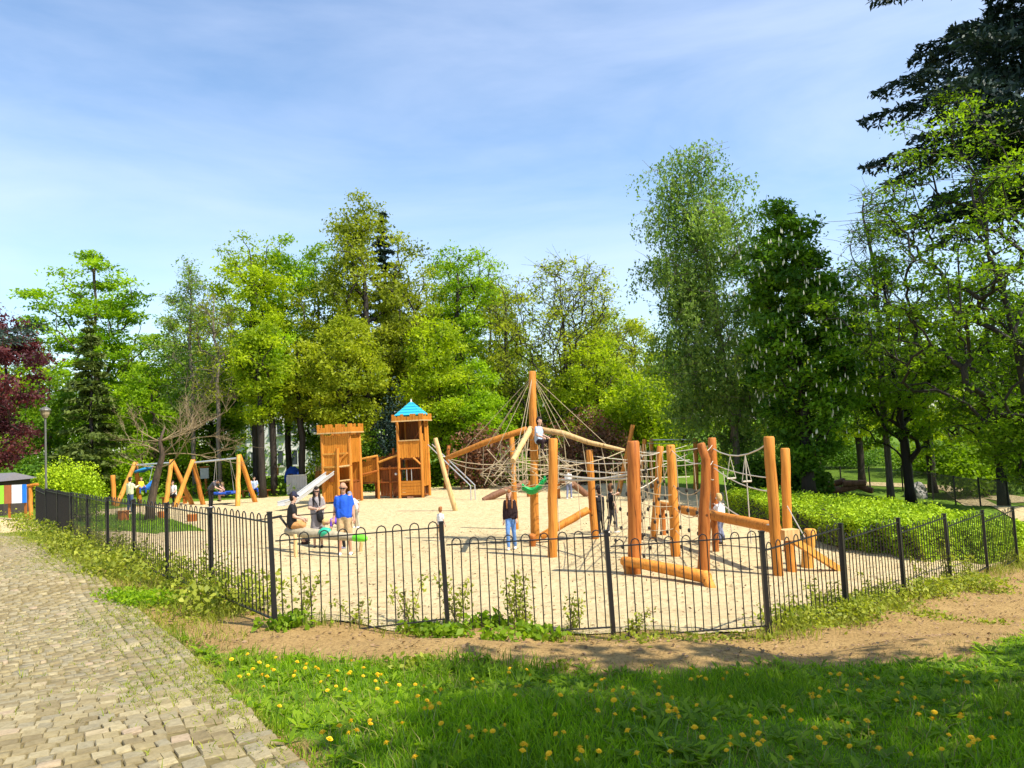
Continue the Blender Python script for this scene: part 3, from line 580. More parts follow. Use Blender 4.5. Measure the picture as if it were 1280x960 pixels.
# ================================================================== FENCES
def hoop_mesh(w, h):
    m = MB(); pts = [(-w / 2, 0, 0), (-w / 2, 0, h)] + [(-w / 2 * math.cos(a), 0, h + w / 2 * math.sin(a) * 1.15) for a in (.45, .9, 1.57, 2.24, 2.69)] + [(w / 2, 0, h), (w / 2, 0, 0)]
    return m.path(pts, .0075, 5, cap=False).mesh('hoop_bar', 'fence_black')
post_me = MB().box((0, 0, .60), (.052, .052, 1.30)).box((0, 0, 1.256), (.062, .062, .016)).mesh('post', 'fence_black')
def fence(name, label, tops, group, detail=True, hoops=9, first=True):
    b0 = tops[0]; root = thing(name, label, 'fence', (b0.x, b0.y, b0.z - POST_H), 0, group); o = root.location; rr = random.Random(len(tops))
    for i, p in enumerate(tops):
        if i == 0 and not first: continue
        c = link(bpy.data.objects.new('post', post_me)); c.parent = root; c.location = Vector((p.x, p.y, p.z - POST_H)) - o; c.rotation_euler = (rr.uniform(-.012, .012), rr.uniform(-.012, .012) - .012, math.atan2(*(tops[min(i + 1, len(tops) - 1)] - tops[max(i - 1, 0)]).xy.yx))
    cache = {}
    for a, b in zip(tops, tops[1:]):
        d = (b - a); d.z = 0; Ln = d.length; d.normalize()
        ang = math.atan2(d.y, d.x)
        k = round(Ln, 2)
        zr = min(a.z, b.z) - .055; zl = zr - 1.05
        rails = []
        for nm, zz in (('bottom_rail', zl), ('top_rail', zr)):
            rail = mesh_obj(nm, MB().box((Ln / 2, 0, zz - b0.z + POST_H), (Ln - .05, .034, .012)).mesh(nm, 'fence_black'), root); rail.location = Vector((a.x, a.y, b0.z - POST_H)) - o; rail.rotation_euler = (0, 0, ang)
        n2 = hoops * 2; sp = (Ln - .06) / n2
        if detail:
            if k not in cache: cache[k] = hoop_mesh(sp, 1.065)
            for q in range(hoops):
                c = link(bpy.data.objects.new('hoop_bar', cache[k])); c.parent = rail; c.location = (.03 + sp * (2 * q + 1), 0, zl - b0.z + POST_H); c.rotation_euler = (rr.uniform(-.006, .006), rr.uniform(-.01, .01) * (3.5 if rr.random() < .1 else 1), 0)
        else:
            m = MB()
            for q in range(hoops):
                x0 = .03 + sp * (2 * q + .5); zb, zh = zl - b0.z + POST_H, zl + 1.065 - b0.z + POST_H
                m.path([(x0, 0, zb), (x0, 0, zh), (x0 + sp * .25, 0, zh + sp * .55), (x0 + sp * .75, 0, zh + sp * .55), (x0 + sp, 0, zh), (x0 + sp, 0, zb)], .0075, 4, cap=False)
            c = mesh_obj('hoop_bars', m.mesh('hoop_bars', 'fence_black'), rail, kind='stuff')
    return root
GF = 'black hoop-topped fence around the playground'
fence('hoop_fence', 'black hoop-topped metal fence across the front of the sandy playground', front_top, GF)
fence('hoop_fence', 'black hoop-topped fence run receding beside the cobbled path', [left_top[0]] + left_top[1:7], GF, first=False)
fence('hoop_fence', 'black hoop-topped fence run stepping down beside the clipped hedge', right_top, GF, first=False)
gp = [left_top[7], left_top[8]]
fence('hoop_fence', 'far end of black fence with double gate posts by the bright green bush', [left_top[6] + Vector((-.07, .09, 0)), gp[0], gp[1], at(45, 610, 26.5)], GF, detail=False, hoops=11)
far_px = [(925, 576, 49), (960, 578, 47.5), (1010, 581, 45.5), (1050, 584, 44), (1086, 586.5, 42), (1127, 590, 38.5), (1164, 593.5, 35.6), (1192, 596, 33.4), (1223, 599, 31.2), (1258, 603, 29), (1300, 606, 27)]
far_top = []
for u, v, d in far_px:
    p = at(u, v, d); p.z = tz(p.x, p.y) + POST_H; far_top.append(p)
fence('hoop_fence', 'long dark hoop-topped fence on the shaded lawn behind the hedge', far_top, GF, detail=False, hoops=18)
# ================================================================== TREES AND SHRUBS
PERX, LEAFX = 1.5, .89
ENV = {
 'round': lambda t: np.sin(np.pi * np.clip(t, .0, 1)) ** .55,
 'egg': lambda t: np.sin(np.pi * np.clip(t, 0, 1) ** .75) ** .6,
 'high': lambda t: np.sin(np.pi * np.clip(t, 0, 1) ** 1.5) ** .6,
 'domed': lambda t: np.sqrt(np.clip(1 - (1.35 * t - .35) ** 2, 0, 1)) ** .8,
 'egg2': lambda t: np.sin(np.pi * np.clip(t * .94 + .05, 0, 1) ** .85) ** .45,
 'dome': lambda t: np.sqrt(np.clip(1 - t * t, 0, 1)),
 'cone': lambda t: np.clip(1.05 - t, 0, 1) ** .8,
 'column': lambda t: np.clip(np.sin(np.pi * np.clip(t, 0, 1)) ** .35, 0, 1),
 'vase': lambda t: np.clip(t + .12, 0, 1) ** .7 * np.clip((1.04 - t) * 4, 0, 1) ** .6,
}
def skeleton(rng, base, H, R, lo, env, ncl, trunk_r, lean=(0, 0), off=(0, 0), wob=.25, lobes=.25, ttop=.9, drop=.35):
    """cluster centres in a crown envelope, each tied to the nearest fitting limb; limbs thicken with what they carry"""
    K = 10; nodes = []; par = []
    for k in range(K + 1):
        f = k / K; nodes.append(np.array([base[0] + lean[0] * f ** 1.5 + rng.normal() * wob * f * .35, base[1] + lean[1] * f ** 1.5 + rng.normal() * wob * f * .35, base[2] - .15 + (H * ttop + .15) * f])); par.append(k - 1)
    cl = []; ph = rng.random(6) * 6.28
    while len(cl) < ncl:
        t = rng.random(); e = float(ENV[env](np.array(t)))
        if rng.random() > e * e * .9 + .1: continue
        a = rng.random() * 6.283; lob = 1 + lobes * math.sin(3 * a + ph[0] + 5 * t) * math.sin(2 * a + ph[1] + 9 * t)
        r = R * e * lob * (rng.random() ** .45); f = lo + (1 - lo) * t
        cl.append(np.array([base[0] + lean[0] * f + off[0] * (1 - abs(2 * t - 1)) + r * math.cos(a), base[1] + lean[1] * f + off[1] * (1 - abs(2 * t - 1)) + r * math.sin(a), base[2] + H * f + rng.normal() * .15]))
    ax = lambda c: math.hypot(c[0] - base[0], c[1] - base[1])
    cl.sort(key=lambda c: ax(c) + .15 * (c[2] - base[2])); paths = []
    for c in cl:
        A = np.array(nodes); d = A - c; hd = np.hypot(d[:, 0], d[:, 1]); dist = np.linalg.norm(d, axis=1)
        cost = dist + 1.6 * np.maximum(0, d[:, 2] + drop * hd) + .15 * (A[:, 2] < base[2] + H * lo * .8) * 20
        j = int(np.argmin(cost)); p0 = nodes[j]; pts = [j]; prev = j; jit = .07 * dist[j]
        for f in (.35, .7, 1):
            q = p0 + (c - p0) * f + np.array([0, 0, .10 * dist[j] * math.sin(math.pi * f)]) + (rng.normal(size=3) * jit if f < 1 else 0)
            nodes.append(q); par.append(prev); prev = len(nodes) - 1; pts.append(prev)
        paths.append(pts)
    cnt = np.zeros(len(nodes))
    for p in paths: cnt[p[-1]] += 1
    for i in range(len(nodes) - 1, 0, -1): cnt[par[i]] += cnt[i]
    rad = trunk_r * (np.maximum(cnt, .3) / cnt[0]) ** .47
    for k in range(K + 1): rad[k] = max(rad[k], trunk_r * (1 - k / K) ** .8 * .8, .02) * (1.35 if k == 0 else 1)
    return nodes, rad, paths, cl, K
def trunk_mb(nodes, rad, paths, K, rmin=.012, sides=6):
    m = MB(); m.path([nodes[k] for k in range(K + 1)], [rad[k] for k in range(K + 1)], 9, wob=.12)
    for p in paths:
        rr = [max(rmin, rad[i]) for i in p]; rr[0] = min(rr[0], rr[1] * 1.5)
        m.path([nodes[i] for i in p], rr, sides if rr[1] > .03 else 4, cap=False)
    return m
def tree(name, label, top, d=None, half=60, lo=.3, env='egg', ncl=70, per=220, leaf=.16, cs=.9, flat=.6, mat='leaf_spring', bark='bark_brown', trunk_r=.2, lean=(0, 0), off=(0, 0), seed=0, group='trees around the playground', tints=(.58, .24),
         upbias=.7, aspect=.6, xyH=None, droop=None, strands=None, twigs=0, lobes=.25, drop=.35, ttop=.9, mats2=None, base_uv=None):
    rng = np.random.default_rng(seed + 100); ncl = int(ncl * 1.65); per /= 1.65; cs *= .84
    if xyH: x, y, H, R = xyH; z = tz(x, y)
    else:
        p = at(top[0], top[1], d); x, y = p.x - lean[0], p.y - lean[1]; z = tz(x, y); H = p.z - z; R = half * d / FPX
    base = (x, y, z); nodes, rad, paths, cl, K = skeleton(rng, base, H, R, lo, env, ncl, trunk_r, lean, off, lobes=lobes, drop=drop, ttop=ttop)
    root = thing(name, label, 'tree', base, 0, group); tm = trunk_mb(nodes, rad, paths, K)
    C = np.array(cl); n = len(C); P = []; T = []
    for c in C:
        k = max(8, int(per * PERX * rng.uniform(.55, 1.4))); s = cs * rng.uniform(.7, 1.25); ct = tints[0] + rng.normal() * tints[1]
        if strands:
            m = max(3, k // 14); o = rng.normal(size=(m, 2)) * s * .55; ln = rng.uniform(.4, 1, m) * strands
            f = rng.random((m, 14)); q = np.stack([c[0] + o[:, :1] + f * 0 + rng.normal(size=f.shape) * .07, c[1] + o[:, 1:] + rng.normal(size=f.shape) * .07, c[2] + .3 - np.hypot(o[:, :1], o[:, 1:]) * .3 - f * ln[:, None]], -1).reshape(-1, 3)
        else:
            g = rng.normal(size=(k, 3)) * .5; g *= np.minimum(1, .95 / np.maximum(np.linalg.norm(g, axis=1, keepdims=True), .01)) * (.55 + .45 * rng.random((k, 1))); q = c + g * 1.15 * np.array([s, s, s * flat])
            q[:, 2] -= .12 * (g[:, 0] ** 2 + g[:, 1] ** 2) * s
        P.append(q); T.append(np.clip(ct + rng.normal(size=len(q)) * .16, 0, 1))
        for _ in range(twigs):
            e = c + rng.normal(size=3) * np.array([s, s, s * flat]) * .75; tm.path([c, (c + e) / 2 + rng.normal(size=3) * .06, e], [.014, .010, .006], 3, cap=False)
    tm.build('trunk', bark, root, smooth=True)
    P = np.concatenate(P); T = np.concatenate(T); P[:, 2] = np.maximum(P[:, 2], base[2] + .1)
    mesh_obj('crown', tri_leaves('crown', P - np.array(base), leaf * LEAFX, mat, rng, T, upbias, aspect, droop), root)
    return root, base, H, R, C
def conifer(name, label, top, d, half, lo=.05, levels=26, mat='needle_green', bark='bark_dark', trunk_r=.2, seed=0, spray=.34, per=9, dense=1., group='trees around the playground', xyH=None, sag=.25, taper=1.0, irregular=.2, power=.9):
    rng = np.random.default_rng(seed + 900)
    if xyH: x, y, H, R = xyH; z = tz(x, y)
    else: p = at(top[0], top[1], d); x, y = p.x, p.y; z = tz(x, y); H = p.z - z; R = half * d / FPX
    root = thing(name, label, 'tree', (x, y, z), 0, group); m = MB(); o = np.array([x, y, z])
    m.path([o + np.array([rng.normal() * .04, rng.normal() * .04, H * f - .1]) for f in np.linspace(0, 1, 9)], [trunk_r * (1 - f) + .015 for f in np.linspace(0, 1, 9)], 8, wob=.1)
    P, D, T = [], [], []
    for k in range(levels):
        f = lo + (1 - lo) * (k + rng.random() * .6) / levels; L0 = R * (1 - (f - lo) / (1 - lo)) ** power * taper + .12
        for b in range(rng.integers(4, 7)):
            a = rng.random() * 6.283; Lb = L0 * rng.uniform(1 - irregular * 1.6, 1 + irregular); dr = np.array([math.cos(a), math.sin(a), 0.])
            pts = [o + np.array([0, 0, H * f])] + [o + dr * Lb * q + np.array([0, 0, H * f + Lb * (.10 * q - sag * q * q + .12 * max(0, q - .7))]) for q in (.35, .7, 1)]
            m.path(pts, [max(.012, trunk_r * .25 * (1 - f)) , .016, .011, .006], 4, cap=False)
            ns = max(3, int(Lb * 7 * dense))
            for q in np.linspace(.18, 1, ns):
                i = min(2, int(q * 2.99)); u_ = q * 3 - i if q < 1 else 1; c = pts[i] + (pts[i + 1] - pts[i]) * min(1, max(0, u_)); side = np.array([-dr[1], dr[0], 0]); wd = Lb * .34 * (1 - q * .75) + .08
                g = rng.uniform(-1, 1, per)[:, None]; pp = c + side * g * wd + dr * np.abs(g) * wd * -.0 + rng.normal(size=(per, 3)) * np.array([.06, .06, .05]); pp[:, 2] -= np.abs(g[:, 0]) * wd * .25
                P.append(pp); D.append(dr * .8 + side * g * 1.1 + np.array([0, 0, -.25])); T.append(np.clip(.45 + rng.normal(size=per) * .22 + .2 * (q - .5), 0, 1))
    m.build('trunk', bark, root, smooth=True); P = np.concatenate(P); D = np.concatenate(D); T = np.concatenate(T)
    mesh_obj('crown', leaves_mesh('crown', P - o, spray, mat, rng, T, .9, .32, D), root); return root
def bush(name, label, c, rx, ry, h, mat, n, leaf=.1, seed=0, cat='bush', group=None, base_gap=.0, lumps=9, tint=.5, stems=7, upb=.5):
    """low shrub: several leafy lumps over a fan of stems"""
    rng = np.random.default_rng(seed + 50); c = Vector(c); root = thing(name, label, cat, c, 0, group); m = MB(); o = np.array(c)
    P, T = [], []
    for k in range(lumps):
        a = rng.random() * 6.283; r = rng.random() ** .5; q = o + np.array([rx * .72 * r * math.cos(a), ry * .72 * r * math.sin(a), h * (base_gap + (1 - base_gap) * rng.uniform(.3, .72) * (1 - .35 * r))])
        if k < stems: m.path([o + np.array([rng.normal() * .05, rng.normal() * .05, -.05]), (o * .6 + q * .4) + np.array([0, 0, .1 * h]), q], [.03, .02, .01], 5, cap=False)
        kk = n // lumps; g = rng.normal(size=(kk, 3)); g /= np.linalg.norm(g, axis=1, keepdims=True); rr = rng.random((kk, 1)) ** .33
        P.append(q + g * rr * np.array([rx * .55, ry * .55, h * .38])); T.append(np.clip(tint + rng.normal() * .16 + rng.normal(size=kk) * .16 + .12 * g[:, 2], 0, 1))
    P = np.concatenate(P); T = np.concatenate(T); k = P[:, 2] > o[2] + .02; P, T = P[k], T[k]
    m.build('stems', 'bark_brown', root); mesh_obj('foliage', leaves_mesh('foliage', P - o, leaf, mat, rng, T, upb, .6), root); return root

GT = 'trees around the playground'
# --- left side
tree('broadleaf_tree', 'tall fresh green tree with tiered boughs at the far left', (118, 290), 52, 78, lo=.2, env='egg', ncl=95, per=210, leaf=.24, cs=1.55, flat=.28, mat='leaf_fresh', trunk_r=.28, seed=1, lobes=.5, tints=(.5, .25), upbias=1.4)
tree('broadleaf_tree', 'dark red-leaved tree at the left edge above the kiosk', (-16, 376), 30, 78, lo=.18, env='egg', ncl=62, per=260, leaf=.15, cs=.85, mat='leaf_purple', bark='bark_dark', trunk_r=.16, seed=2, tints=(.45, .2))
conifer('conifer_tree', 'olive green conifer standing before the tall tiered tree', (112, 400), 44, 46, lo=.1, levels=26, mat='needle_green', trunk_r=.16, seed=3, spray=.36)
conifer('conifer_tree', 'conifer whose dark branch tips poke in at the upper left edge', None, None, None, lo=.3, levels=18, mat='needle_dark', trunk_r=.2, seed=4, spray=.13, xyH=(-14.0, 16.6, 13.6, 3.4), sag=.02, taper=.9, irregular=.22, per=12, power=.5)
tree('broadleaf_tree', 'low bright green tree behind the swings', (190, 436), 48, 52, lo=.08, env='round', ncl=44, per=230, leaf=.2, cs=1.1, mat='leaf_fresh', seed=5, trunk_r=.14, tints=(.6, .2))
tree('broadleaf_tree', 'low tree with shaded leaves behind the lamp post', (62, 470), 46, 50, lo=.05, env='round', ncl=44, per=230, leaf=.2, cs=1.1, mat='leaf_mid', seed=6, trunk_r=.14, tints=(.3, .2))
tree('broadleaf_tree', 'slender thinly leaved tree with one pale straight trunk', (236, 318), 47, 38, lo=.3, env='egg', ncl=60, per=80, leaf=.17, cs=1.0, flat=.6, mat='leaf_birch', bark='bark_grey', seed=7, trunk_r=.13, twigs=4, tints=(.55, .2))
tree('broadleaf_tree', 'thin sparse tree with brownish twigs beside the slender pale trunk', (268, 345), 45, 28, lo=.4, env='egg', ncl=34, per=42, leaf=.16, cs=.8, flat=.7, mat='leaf_olive', bark='bark_grey', seed=8, trunk_r=.12, twigs=7, tints=(.55, .2))
tree('broadleaf_tree', 'tall light green tree with dark trunks left of the castle', (312, 296), 48, 46, lo=.28, env='column', ncl=62, per=180, leaf=.2, cs=1.15, mat='leaf_spring', bark='bark_dark', seed=9, trunk_r=.22, tints=(.55, .24))
tree('broadleaf_tree', 'tall green tree between the light green one and the olive giant', (352, 298), 51, 44, lo=.24, env='column', ncl=62, per=190, leaf=.2, cs=1.2, mat='leaf_fresh', bark='bark_dark', seed=10, trunk_r=.2, tints=(.5, .24))
for i, (u, d) in enumerate(((322, 43), (337, 44.5), (372, 45))):
    tree('broadleaf_tree', ['dark straight trunk with a low leafy crown right of the swings', 'second dark straight trunk right of the swings', 'dark trunk beside the ribbed metal screen'][i], (u, 400 + 12 * i), d, 34, lo=.42, env='high', ncl=26, per=200, leaf=.19, cs=1.05, mat=['leaf_spring', 'leaf_fresh', 'leaf_yellow'][i], bark='bark_dark', seed=200 + i, trunk_r=.19, tints=(.55, .24))
tree('broadleaf_tree', 'largest olive green tree towering behind the castle', (452, 240), 50, 82, lo=.24, env='egg', ncl=125, per=200, leaf=.2, cs=1.25, mat='leaf_olive', bark='bark_dark', seed=11, trunk_r=.36, lobes=.4, tints=(.5, .24), off=(-.5, 0))
conifer('conifer_tree', 'dark brownish conifer rising behind the olive giant', (478, 262), 57, 46, lo=.2, levels=28, mat='needle_dark', trunk_r=.3, seed=12, spray=.5, per=8)
tree('broadleaf_tree', 'yellow-green tree with low boughs over the castle battlements', (432, 395), 44, 46, lo=.26, env='round', ncl=52, per=230, leaf=.18, cs=1.05, mat='leaf_yellow', bark='bark_dark', seed=13, trunk_r=.2, tints=(.55, .25))
tree('broadleaf_tree', 'fresh green tree right of the blue-roofed tower', (545, 385), 46, 44, lo=.16, env='round', ncl=56, per=240, leaf=.18, cs=1.1, mat='leaf_spring', bark='bark_dark', seed=14, trunk_r=.18, tints=(.55, .22))
tree('broadleaf_tree', 'upright light green tree with dark forked trunk in mid view', (572, 312), 54, 52, lo=.34, env='vase', ncl=66, per=130, leaf=.2, cs=1.15, mat='leaf_fresh', bark='bark_dark', seed=15, trunk_r=.22, lean=(.9, 0), twigs=2, lobes=.4, tints=(.55, .2))
tree('broadleaf_tree', 'thin yellowish tree left of the domed bare-twigged tree', (628, 338), 56, 40, lo=.34, env='vase', ncl=44, per=90, leaf=.19, cs=1.0, mat='leaf_yellow', bark='bark_dark', seed=16, trunk_r=.18, twigs=4)
tree('broadleaf_tree', 'domed tree with many visible dark branches and thin young leaves', (700, 322), 50, 94, lo=.2, env='domed', ncl=270, per=46, leaf=.19, cs=1.0, flat=.7, mat='leaf_yellow', bark='bark_dark', seed=17, trunk_r=.30, twigs=6, lobes=.12, drop=.9, tints=(.5, .22))
tree('broadleaf_tree', 'low bright green tree below the domed tree', (742, 420), 47, 56, lo=.08, env='round', ncl=50, per=220, leaf=.18, cs=1.1, mat='leaf_spring', bark='bark_dark', seed=18, trunk_r=.18, tints=(.6, .22))
tree('broadleaf_tree', 'rounded bright green tree behind the leaning pole', (585, 452), 46, 48, lo=.06, env='round', ncl=46, per=240, leaf=.18, cs=1.05, mat='leaf_fresh', bark='bark_dark', seed=19, trunk_r=.16, tints=(.6, .2))
for i, (u, v, d, hw, mt, lb) in enumerate(((262, 430, 54, 46, 'leaf_mid', 'leafy tree filling the gap behind the slender trunks'), (160, 455, 56, 50, 'leaf_spring', 'pale green tree low behind the olive conifer'), (405, 420, 53, 50, 'leaf_mid', 'green tree low behind the left castle tower'), (500, 360, 52, 44, 'leaf_olive', 'olive tree between the olive giant and the forked tree'), (655, 440, 58, 60, 'leaf_mid', 'green tree low behind the centre pole'), (790, 405, 54, 56, 'leaf_yellow', 'yellow-green tree left of the birch'), (20, 430, 50, 60, 'leaf_spring', 'yellowish green tree behind the dark red one'), (545, 430, 60, 60, 'leaf_dark', 'green tree far behind the tower roof'),
    (285, 345, 58, 56, 'leaf_spring', 'tall pale tree behind the thin twiggy ones'), (395, 300, 58, 52, 'leaf_mid', 'green crown left of the olive giant'), (610, 345, 60, 52, 'leaf_spring', 'light crown between forked and domed trees'), (745, 385, 58, 52, 'leaf_spring', 'light green crown right of the domed tree'), (215, 400, 60, 50, 'leaf_spring', 'pale crown behind the slender trunk'), (555, 330, 62, 40, 'leaf_spring', 'pale crown behind the forked tree'), (800, 470, 44, 50, 'leaf_spring', 'low bright tree below the birch'))):
    tree('broadleaf_tree', lb, (u, v), d, hw, lo=.16, env='round', ncl=56, per=200, leaf=.21, cs=1.2, mat=mt, bark='bark_dark', seed=300 + i, trunk_r=.18, tints=(.5, .24))
# --- birch and chestnut
tree('birch_tree', 'tall weeping birch with blue-green leaves', (862, 184), 36, 78, lo=.13, env='egg2', ncl=180, per=310, leaf=.15, cs=.95, mat='leaf_birch', bark='bark_grey', seed=20, trunk_r=.17, twigs=3, strands=1.7, lobes=.4, droop=(0, 0, -1.2), tints=(.42, .22), upbias=.1, lean=(-1.3, 0), off=(-.4, 0), drop=.1)
ch = tree('chestnut_tree', 'dense dark horse chestnut with white blossom candles', (985, 262), 30, 60, lo=.10, env='column', ncl=150, per=190, leaf=.19, cs=.8, flat=.6, mat='leaf_chestnut', bark='bark_dark', seed=21, trunk_r=.24, tints=(.42, .24), upbias=1., lobes=.4, ttop=.85)
rng = np.random.default_rng(77); cm = MB()
for c in ch[4]:
    ax_ = Vector((c[0] - ch[1][0], c[1] - ch[1][1], 0))
    if ax_.length < .55 * ch[3] or rng.random() < .1: continue
    for _ in range(4):
        o = Vector(c) + Vector((rng.normal() * .4, rng.normal() * .4, .1 + rng.random() * .4)) + ax_.normalized() * .3
        cm.path([o, o + Vector((0, 0, .05)), o + Vector((0, 0, .17))], [.016, .027, .005], 5)
cm.build('blossom_candles', 'candle_white', ch[0], kind='stuff')
# --- right side
tree('broadleaf_tree', 'large spreading tree with thick dark limbs at the right edge', (1190, 118), 23.5, 158, lo=.22, env='egg', ncl=200, per=88, leaf=.125, cs=.9, flat=.34, mat='leaf_shade', bark='bark_dark', seed=22, trunk_r=.21, lean=(-1.9, 0), off=(-.6, 0), lobes=.45, twigs=3, drop=.55, tints=(.48, .25), upbias=1.2)
tree('broadleaf_tree', 'thin grey-twigged tree between chestnut and the large right tree', (1082, 232), 34, 34, lo=.42, env='egg', ncl=52, per=34, leaf=.11, cs=.75, flat=.8, mat='leaf_birch', bark='bark_grey', seed=23, trunk_r=.14, twigs=8, drop=.9)
conifer('conifer_tree', 'big dark conifer hanging into the upper right corner', None, None, None, lo=.44, levels=38, mat='needle_dark', trunk_r=.34, seed=24, spray=.30, xyH=(19.9, 27.0, 25.0, 5.9), sag=.16, irregular=.42, per=11, dense=1.25, power=.35)
for i, (u, v, d, hw, mt, lo_, lb) in enumerate((
    (1100, 330, 33, 80, 'leaf_shade', .2, 'tree with drooping shaded boughs and a leaning dark trunk'),
    (1148, 400, 38, 66, 'leaf_spring', .24, 'light green tree behind the leaning dark trunk'),
    (1228, 330, 31, 84, 'leaf_shade', .16, 'leafy shaded tree behind the grey boulder'),
    (1062, 402, 46, 66, 'leaf_spring', .22, 'sunlit tree far behind the log pile'),
    (950, 420, 56, 70, 'leaf_yellow', .12, 'yellow-green tree seen between birch and chestnut'),
    (845, 430, 50, 70, 'leaf_spring', .1, 'green tree in the gap behind the birch trunk'),
    (1290, 420, 28, 62, 'leaf_mid', .1, 'green tree closing the view at the right edge'),
    (1190, 440, 50, 70, 'leaf_spring', .06, 'sunlit low tree far behind the boulder'),
    (1010, 455, 60, 70, 'leaf_mid', .06, 'far green tree behind the chestnut trunk'),
    (1265, 470, 44, 60, 'leaf_yellow', .06, 'yellowish tree far at the right edge'))):
    tree('broadleaf_tree', lb, (u, v), d, hw, lo=lo_, env='round', ncl=64, per=190, leaf=.12 + d * .0014, cs=1.0, flat=.4, mat=mt, bark='bark_dark', seed=30 + i, trunk_r=.2, tints=(.55, .25), upbias=1., lean=(-.5 * (i == 0), 0), drop=.8, twigs=1)
# the tree whose shade lies on the lawn, beside and behind the viewer
tree('broadleaf_tree', 'tree beside the lawn whose shade covers the grass', None, None, None, lo=.42, env='round', ncl=100, per=150, leaf=.25, cs=1.0, mat='leaf_mid', bark='bark_brown', seed=41, trunk_r=.24, xyH=(7.6, .3, 10.4, 3.9), tints=(.5, .2))
tree('broadleaf_tree', 'second tree shading the lower right corner of the lawn', None, None, None, lo=.4, env='round', ncl=70, per=110, leaf=.26, cs=1.0, mat='leaf_mid', bark='bark_brown', seed=42, trunk_r=.22, xyH=(12.6, 2.2, 9.0, 3.4), tints=(.5, .2))
# --- understorey shrubs
for i, (u, v, d, hw, h, mt, lb) in enumerate((
    (606, 600, 42, 40, 4.0, 'leaf_redbrown', 'reddish brown shrub left of the tall central pole'),
    (728, 598, 42, 62, 4.3, 'leaf_redbrown', 'wide reddish brown shrub behind the net climber'),
    (655, 604, 45, 60, 1.5, 'leaf_mid', 'low green shrub behind the net'),
    (560, 606, 47, 40, 1.7, 'leaf_fresh', 'green shrub right of the castle tower'),
    (820, 600, 47, 60, 1.6, 'leaf_dark', 'dark low shrub behind the rope course'),
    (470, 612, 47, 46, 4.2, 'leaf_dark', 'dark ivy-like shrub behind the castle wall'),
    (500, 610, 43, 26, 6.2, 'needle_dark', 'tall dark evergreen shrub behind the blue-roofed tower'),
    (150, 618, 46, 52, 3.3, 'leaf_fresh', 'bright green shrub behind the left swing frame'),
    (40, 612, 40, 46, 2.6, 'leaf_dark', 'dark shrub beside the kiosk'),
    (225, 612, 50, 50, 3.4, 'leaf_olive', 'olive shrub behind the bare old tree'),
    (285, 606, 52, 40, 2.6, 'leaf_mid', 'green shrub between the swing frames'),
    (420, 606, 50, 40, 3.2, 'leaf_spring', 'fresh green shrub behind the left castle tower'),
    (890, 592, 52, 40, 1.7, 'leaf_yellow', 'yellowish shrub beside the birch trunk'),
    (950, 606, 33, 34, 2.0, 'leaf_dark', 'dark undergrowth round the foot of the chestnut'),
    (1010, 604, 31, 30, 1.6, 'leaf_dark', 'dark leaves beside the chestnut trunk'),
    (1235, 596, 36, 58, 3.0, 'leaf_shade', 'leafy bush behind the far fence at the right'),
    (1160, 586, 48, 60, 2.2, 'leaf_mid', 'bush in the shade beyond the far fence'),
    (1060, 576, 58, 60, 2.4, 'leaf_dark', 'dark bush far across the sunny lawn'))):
    p = G(u, v) if i < 0 else at(u, v, d); p.z = tz(p.x, p.y)
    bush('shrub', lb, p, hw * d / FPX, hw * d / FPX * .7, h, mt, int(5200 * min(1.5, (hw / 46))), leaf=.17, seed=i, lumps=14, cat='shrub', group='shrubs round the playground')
p = G(92, 652); p.z = tz(p.x, p.y)
bush('shrub', 'bright yellow-green bush just inside the left fence', p, 1.25, 1.2, 3.0, 'leaf_hedge', 14000, leaf=.09, seed=60, lumps=16, cat='shrub', tint=.65)
# a wood behind everything
rng = np.random.default_rng(5); P = []
for k in range(620):
    x = rng.uniform(-75, 80); y = 74 + rng.uniform(-6, 14) + abs(x) * .1; h = rng.uniform(.3, 8.5 + (x > 12) * 2); P.append(np.array([x, y, h]) + rng.normal(size=(110, 3)) * np.array([1.5, 1.2, 1.1]))
P = np.concatenate(P); P = P[(P[:, 2] > -1.4)]
tag(mesh_obj('distant_woods', tri_leaves('distant_woods', P, .36, 'leaf_mid', rng, np.clip(.45 + .25 * np.sin(P[:, 0] * .35) + rng.normal(size=len(P)) * .2, 0, 1), .6, .7)), 'distant wood closing the view behind the park trees', kind='stuff')
# --- bare old tree on the grass island
p = G(187, 652); root = thing('bare_tree', 'gnarled bare tree with pale twisted twigs inside the left fence', 'tree', p); m = MB(); rb = random.Random(8)
tp = [p + Vector(q) for q in ((0, 0, -.1), (.05, 0, .6), (.22, .02, 1.4), (.42, .05, 2.2), (.62, 0, 2.75), (.5, 0, 3.3), (.72, 0, 3.9))]
m.path(tp, [.24, .18, .15, .13, .11, .08, .03], 9, wob=.15)
m2 = MB()
def twig(o, d, l, r, depth):
    pts = [o]; q = o; dd = d.copy()
    for k in range(4):
        dd = (dd + Vector((rb.uniform(-.35, .35), rb.uniform(-.35, .35), rb.uniform(-.22, .25)))).normalized(); q = q + dd * l / 4; pts.append(q)
    m2.path(pts, [r, r * .85, r * .7, r * .55, r * .35], 4 if r < .03 else 6, cap=False)
    if depth:
        for k in range(rb.choice((3, 4, 4, 5))): twig(pts[rb.choice((2, 3, 4, 4))], (dd + Vector((rb.uniform(-1, 1), rb.uniform(-.8, .8), rb.uniform(-.3, .8)))).normalized(), l * rb.uniform(.45, .75), r * .5, depth - 1)
